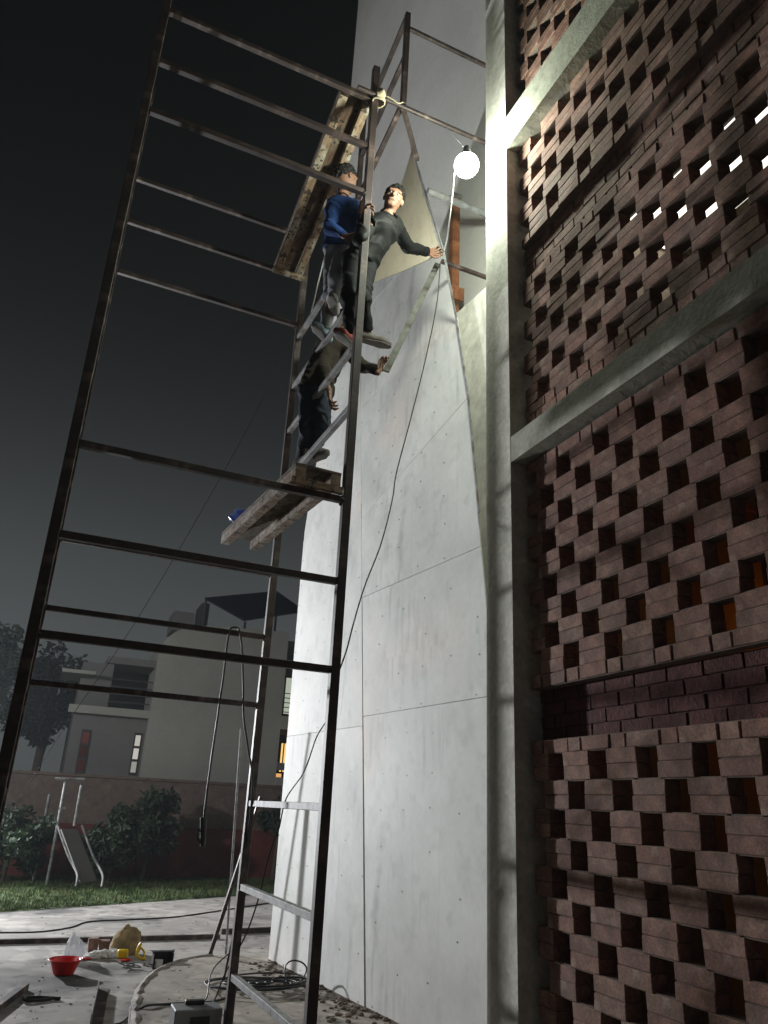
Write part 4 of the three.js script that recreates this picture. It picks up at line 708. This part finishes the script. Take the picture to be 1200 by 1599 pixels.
/* =================== BEYOND THE YARD =================== */
const HZp = -20;
{ // two-storey house
  const o = group('house', V(2.2, 0, HZp)); tag(o, 'pale two-storey house with a blank wall and roof canopy beyond the lawn', 'house');
  const b = (n, x0, x1, y0, y1, z0, z1, m) => part(n, box(x0, x1, y0, y1, z0, z1, 2), m, o);
  { // blank wall with a rounded top corner
    const s = new THREE.Shape(); s.moveTo(2.16, 0); s.lineTo(5.45, 0); s.lineTo(5.45, 5.95); s.lineTo(3.4, 5.85); s.quadraticCurveTo(2.35, 5.8, 2.16, 5.1); s.closePath();
    part('wall', tri(new THREE.ExtrudeGeometry(s, { depth: 6, bevelEnabled: false }).translate(0, 0, HZp - 6), 2), M.houseWall, o);
  }
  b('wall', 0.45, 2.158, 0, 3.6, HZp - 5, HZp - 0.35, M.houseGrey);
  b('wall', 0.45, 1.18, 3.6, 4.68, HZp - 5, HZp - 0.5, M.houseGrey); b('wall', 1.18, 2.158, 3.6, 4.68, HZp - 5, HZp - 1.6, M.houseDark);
  b('balcony_slab', 0.3, 2.158, 3.42, 3.6, HZp - 0.35, HZp - 0.1, M.houseWall); b('lintel', 1.0, 2.158, 4.68, 4.85, HZp - 5, HZp - 0.3, M.houseGrey); b('canopy_ledge', 0.0, 0.75, 4.3, 4.38, HZp - 1.5, HZp + 0.1, M.houseWall);
  for (let i = 0; i < 4; i++) b('railing_bar', 1.15, 2.15, 3.75 + i * 0.18, 3.775 + i * 0.18, HZp - 0.3, HZp - 0.27, M.houseDark);
  // tall narrow windows
  const win = (x, y0, y1, w, em) => { const f = b('window', x - w / 2 - 0.03, x + w / 2 + 0.03, y0 - 0.03, y1 + 0.03, HZp - 0.352, HZp - 0.32, M.houseDark); const n = 3, h = (y1 - y0) / n; for (let i = 0; i < n; i++) { const g = box(x - w / 2, x + w / 2, y0 + i * h + 0.03, y0 + (i + 1) * h - 0.03, HZp - 0.319, HZp - 0.312); shift(g, o.position); mesh('pane', g, em[i], f); } };
  win(2.0, 2.13, 3.05, 0.12, [emis(1, 0.95, 0.85, 0.28), emis(1, 0.95, 0.85, 0.5), emis(1, 0.95, 0.85, 0.45)]);
  win(0.8, 2.1, 3.03, 0.15, [emis(0.5, 0.14, 0.1, 0.06), emis(0.5, 0.14, 0.1, 0.05), emis(0.5, 0.14, 0.1, 0.12)]);
  // right part with balconies
  b('wall', 5.45, 9, 0, 5.6, HZp - 5, HZp - 1.7, M.houseGrey);
  b('balcony_slab', 5.452, 9, 3.42, 3.75, HZp - 1.7, HZp + 0.05, M.houseWall); b('balcony_slab', 5.452, 9, 1.9, 2.25, HZp - 1.7, HZp + 0.05, M.houseWall); b('roof_slab', 5.452, 9, 5.6, 5.8, HZp - 5, HZp - 0.4, M.houseGrey);
  b('parapet_panel', 5.452, 9, 2.42, 2.6, HZp - 0.05, HZp, M.houseGrey);
  for (let i = 0; i < 5; i++) b('railing_bar', 5.46, 9, 3.85 + i * 0.12, 3.87 + i * 0.12, HZp - 0.03, HZp - 0.01, M.houseDark);
  const lit = (x0, x1, y0, y1, e) => { const f = b('window', x0 - 0.05, x1 + 0.05, y0 - 0.05, y1 + 0.05, HZp - 1.7, HZp - 1.66, M.houseDark); const g = box(x0, (x0 + x1) / 2 - 0.02, y0, y1, HZp - 1.659, HZp - 1.65); shift(g, o.position); mesh('pane', g, e, f); const h = box((x0 + x1) / 2 + 0.02, x1, y0, y1, HZp - 1.659, HZp - 1.65); shift(h, o.position); mesh('pane', h, e, f); };
  lit(5.95, 6.35, 4.0, 5.0, emis(0.85, 0.95, 0.75, 0.45)); lit(6.7, 6.95, 4.1, 4.9, emis(0.6, 0.7, 0.7, 0.12)); lit(5.98, 6.12, 2.45, 3.2, emis(1, 0.62, 0.2, 1.1)); lit(5.6, 6.05, 1.95, 2.4, emis(1, 0.5, 0.15, 0.8));
  b('water_tank', 2.5, 3.05, 5.82, 6.35, HZp - 2, HZp - 1, M.houseGrey);
  // tilted canopy on posts
  const c = [[320, 936, -20.2], [432, 925, -22.4], [476, 956, -22.2], [381, 970, -20.2]].map(([x, y, z]) => onZ(x, y, z)), pos = []; for (const t of [0, 0.05]) for (const p of c) pos.push(p.x, p.y + t, p.z);
  const g = new THREE.BufferGeometry(); g.setAttribute('position', new THREE.Float32BufferAttribute(pos, 3)); g.setIndex([0, 1, 2, 0, 2, 3, 4, 6, 5, 4, 7, 6, 0, 4, 5, 0, 5, 1, 1, 5, 6, 1, 6, 2, 2, 6, 7, 2, 7, 3, 3, 7, 4, 3, 4, 0]); const gg = g.toNonIndexed(); gg.computeVertexNormals();
  const cn = part('roof_canopy', tri(gg, 1), M.solar, o);
  for (const [i, dz] of [[0, -0.05], [3, -0.05], [1, 0.05]]) { const p = c[i].clone(); p.z += dz; p.x += 0.05; sub('canopy_post', cyl(V(p.x, 5.7, p.z), V(p.x, p.y, p.z), 0.035), M.houseDark, cn); }
  b('stair_head', 3.1, 3.3, 5.86, 6.5, HZp - 1.2, HZp - 0.3, M.houseDark);
}
{
  const o = group('boundary_wall', V(2, 0, -18.9)); tag(o, 'low boundary wall, brown above and dull red below, beyond the lawn', 'wall');
  part('upper_band', box(-9, 9, 1.03, 1.97, -19.08, -18.9, 1.5), M.wallTop, o); part('lower_band', box(-9, 9, 0, 1.028, -19.1, -18.88, 1.5), M.wallRed, o); part('coping', box(-9, 9, 1.972, 2.03, -19.12, -18.86, 1.5), M.wallTop, o);
}
function leafCloud(n, cx, cy, cz, rx, ry, rz, size, clumps, droop = 0) {
  const pos = [], cl = []; for (let i = 0; i < clumps; i++) { const t = rnd() * 6.283, u = rr(-1, 1), q = Math.cbrt(rnd()) * 0.85, s = Math.sqrt(1 - u * u); cl.push([cx + rx * q * s * Math.cos(t), cy + ry * q * u, cz + rz * q * s * Math.sin(t), rr(0.18, 0.38)]); }
  for (let i = 0; i < n; i++) { const c = cl[(rnd() * clumps) | 0], r = c[3] * Math.min(rx, ry), p = V(rr(-1, 1), rr(-1, 1), rr(-1, 1)).normalize().multiplyScalar(r * Math.cbrt(rnd())); p.add(V(c[0], c[1], c[2])); if (p.y < 0.05) p.y = 0.05 + rnd() * 0.1;
    const d = V(rr(-1, 1), rr(-1, 0.6) - droop, rr(-1, 1)).normalize().multiplyScalar(size * rr(0.6, 1.4)), w = V(rr(-1, 1), rr(-1, 1), rr(-1, 1)).cross(d).normalize().multiplyScalar(size * 0.3), m = p.clone().addScaledVector(d, 0.5), e = p.clone().add(d);
    for (const [a, b, c2] of [[p, m.clone().add(w), e], [p, e, m.clone().sub(w)]]) pos.push(a.x, a.y, a.z, b.x, b.y, b.z, c2.x, c2.y, c2.z); }
  const g = new THREE.BufferGeometry(); g.setAttribute('position', new THREE.Float32BufferAttribute(pos, 3)); g.computeVertexNormals(); return tri(g, 1);
}
function tree(name, label, x, z, h, rx, ry, n, size, cl, grp, cat = 'tree') {
  const o = group(name, V(x, 0, z)); tag(o, label, cat, grp);
  const top = V(x + 0.1, h - ry * 0.5, z); part('trunk', tube([V(x, 0, z), V(x + 0.04, h * 0.35, z + 0.03), top], 0.03 + h * 0.014, 20, 8), M.bark, o);
  for (let k = 0; k < 5; k++) { const a = k * 1.3; part('limb', tube([V(x + 0.04, h * 0.35 + k * 0.06 * h, z), V(x + rx * 0.35 * Math.cos(a), h - ry * 1.1 + 0.1 * k, z + rx * 0.35 * Math.sin(a)), V(x + rx * 0.7 * Math.cos(a), h - ry * 0.7, z + rx * 0.7 * Math.sin(a))], 0.015 + h * 0.004, 16, 6), M.bark, o); }
  part('crown', leafCloud(n, x, h - ry, z, rx, ry, rx, size, cl), M.foliage, o); return o;
}
{ const p = onZ(45, 1245, -23), q = onZ(8, 1245, -21);
  tree('tree', 'dark leafy tree beyond the boundary wall left of the house', p.x, -23, 5.4, 1.15, 1.3, 5200, 0.16, 34, 'trees beyond the boundary wall');
  tree('tree', 'tall dark tree behind the outer left scaffold post', q.x - 1.2, -21, 5.7, 1.1, 1.5, 5200, 0.16, 34, 'trees beyond the boundary wall');
  const b = onZ(232, 1300, -17.9); tree('shrub', 'dark bushy shrub in front of the dull red wall', b.x, -17.9, 1.95, 0.62, 0.85, 3600, 0.13, 26, null, 'shrub');
  const c = onZ(175, 1330, -17.6); tree('shrub', 'low dark shrub beside the playground slide', c.x, -17.6, 1.5, 0.75, 0.7, 3600, 0.12, 26, null, 'shrub');
  const d = onZ(30, 1330, -17.4); tree('shrub', 'wide dark shrub left of the playground slide poles', d.x - 0.2, -17.4, 1.4, 0.9, 0.65, 3600, 0.12, 26, null, 'shrub');
  const e = onZ(436, 1240, -18.5); tree('shrub', 'green plant on the wall beside the warm lit window', e.x, -18.4, 1.95, 0.45, 0.5, 2200, 0.12, 18, null, 'shrub');
}
{ // playground slide
  const z = -16.9, o = group('playground_slide', onZ(118, 1375, z).setY(0)); tag(o, 'playground slide with steel poles on the far lawn', 'slide');
  const P = (x, y, dz = 0) => onZ(x, y, z + dz);
  for (const [a, b, dz] of [[[103, 1220], [84, 1372], 0], [[128, 1226], [120, 1290], 0], [[78, 1240], [66, 1368], -0.6]]) { const t = P(...a, dz), u = P(...b, dz); u.y = Math.max(u.y, 0.0); part('pole', cyl(V(t.x, b[1] > 1350 ? 0 : u.y, t.z), t, 0.03), M.galv, o); }
  part('crossbar', cyl(P(86, 1216), P(132, 1217), 0.025), M.galv, o); part('crossbar', cyl(P(92, 1262), P(103, 1262), 0.025), M.galv, o);
  const a = P(108, 1295), b = P(140, 1372, 0.5); b.y = 0.12;
  part('chute', barGeo(a, b, 0.42, 0.03, 0.8, 0.004), M.houseGrey, o); for (const s of [-1, 1]) part('side_rail', tube([a.clone().add(V(s * 0.22, 0.08, 0)), a.clone().lerp(b, 0.6).add(V(s * 0.22, 0.06, 0)), b.clone().add(V(s * 0.22, 0.12, 0.1)), b.clone().add(V(s * 0.22, -0.05, 0.25))], 0.025, 30, 8), M.galv, o);
}

scene.fog = new THREE.FogExp2(0xbfc6cd, 0.0013);
renderer.render(scene, camera);
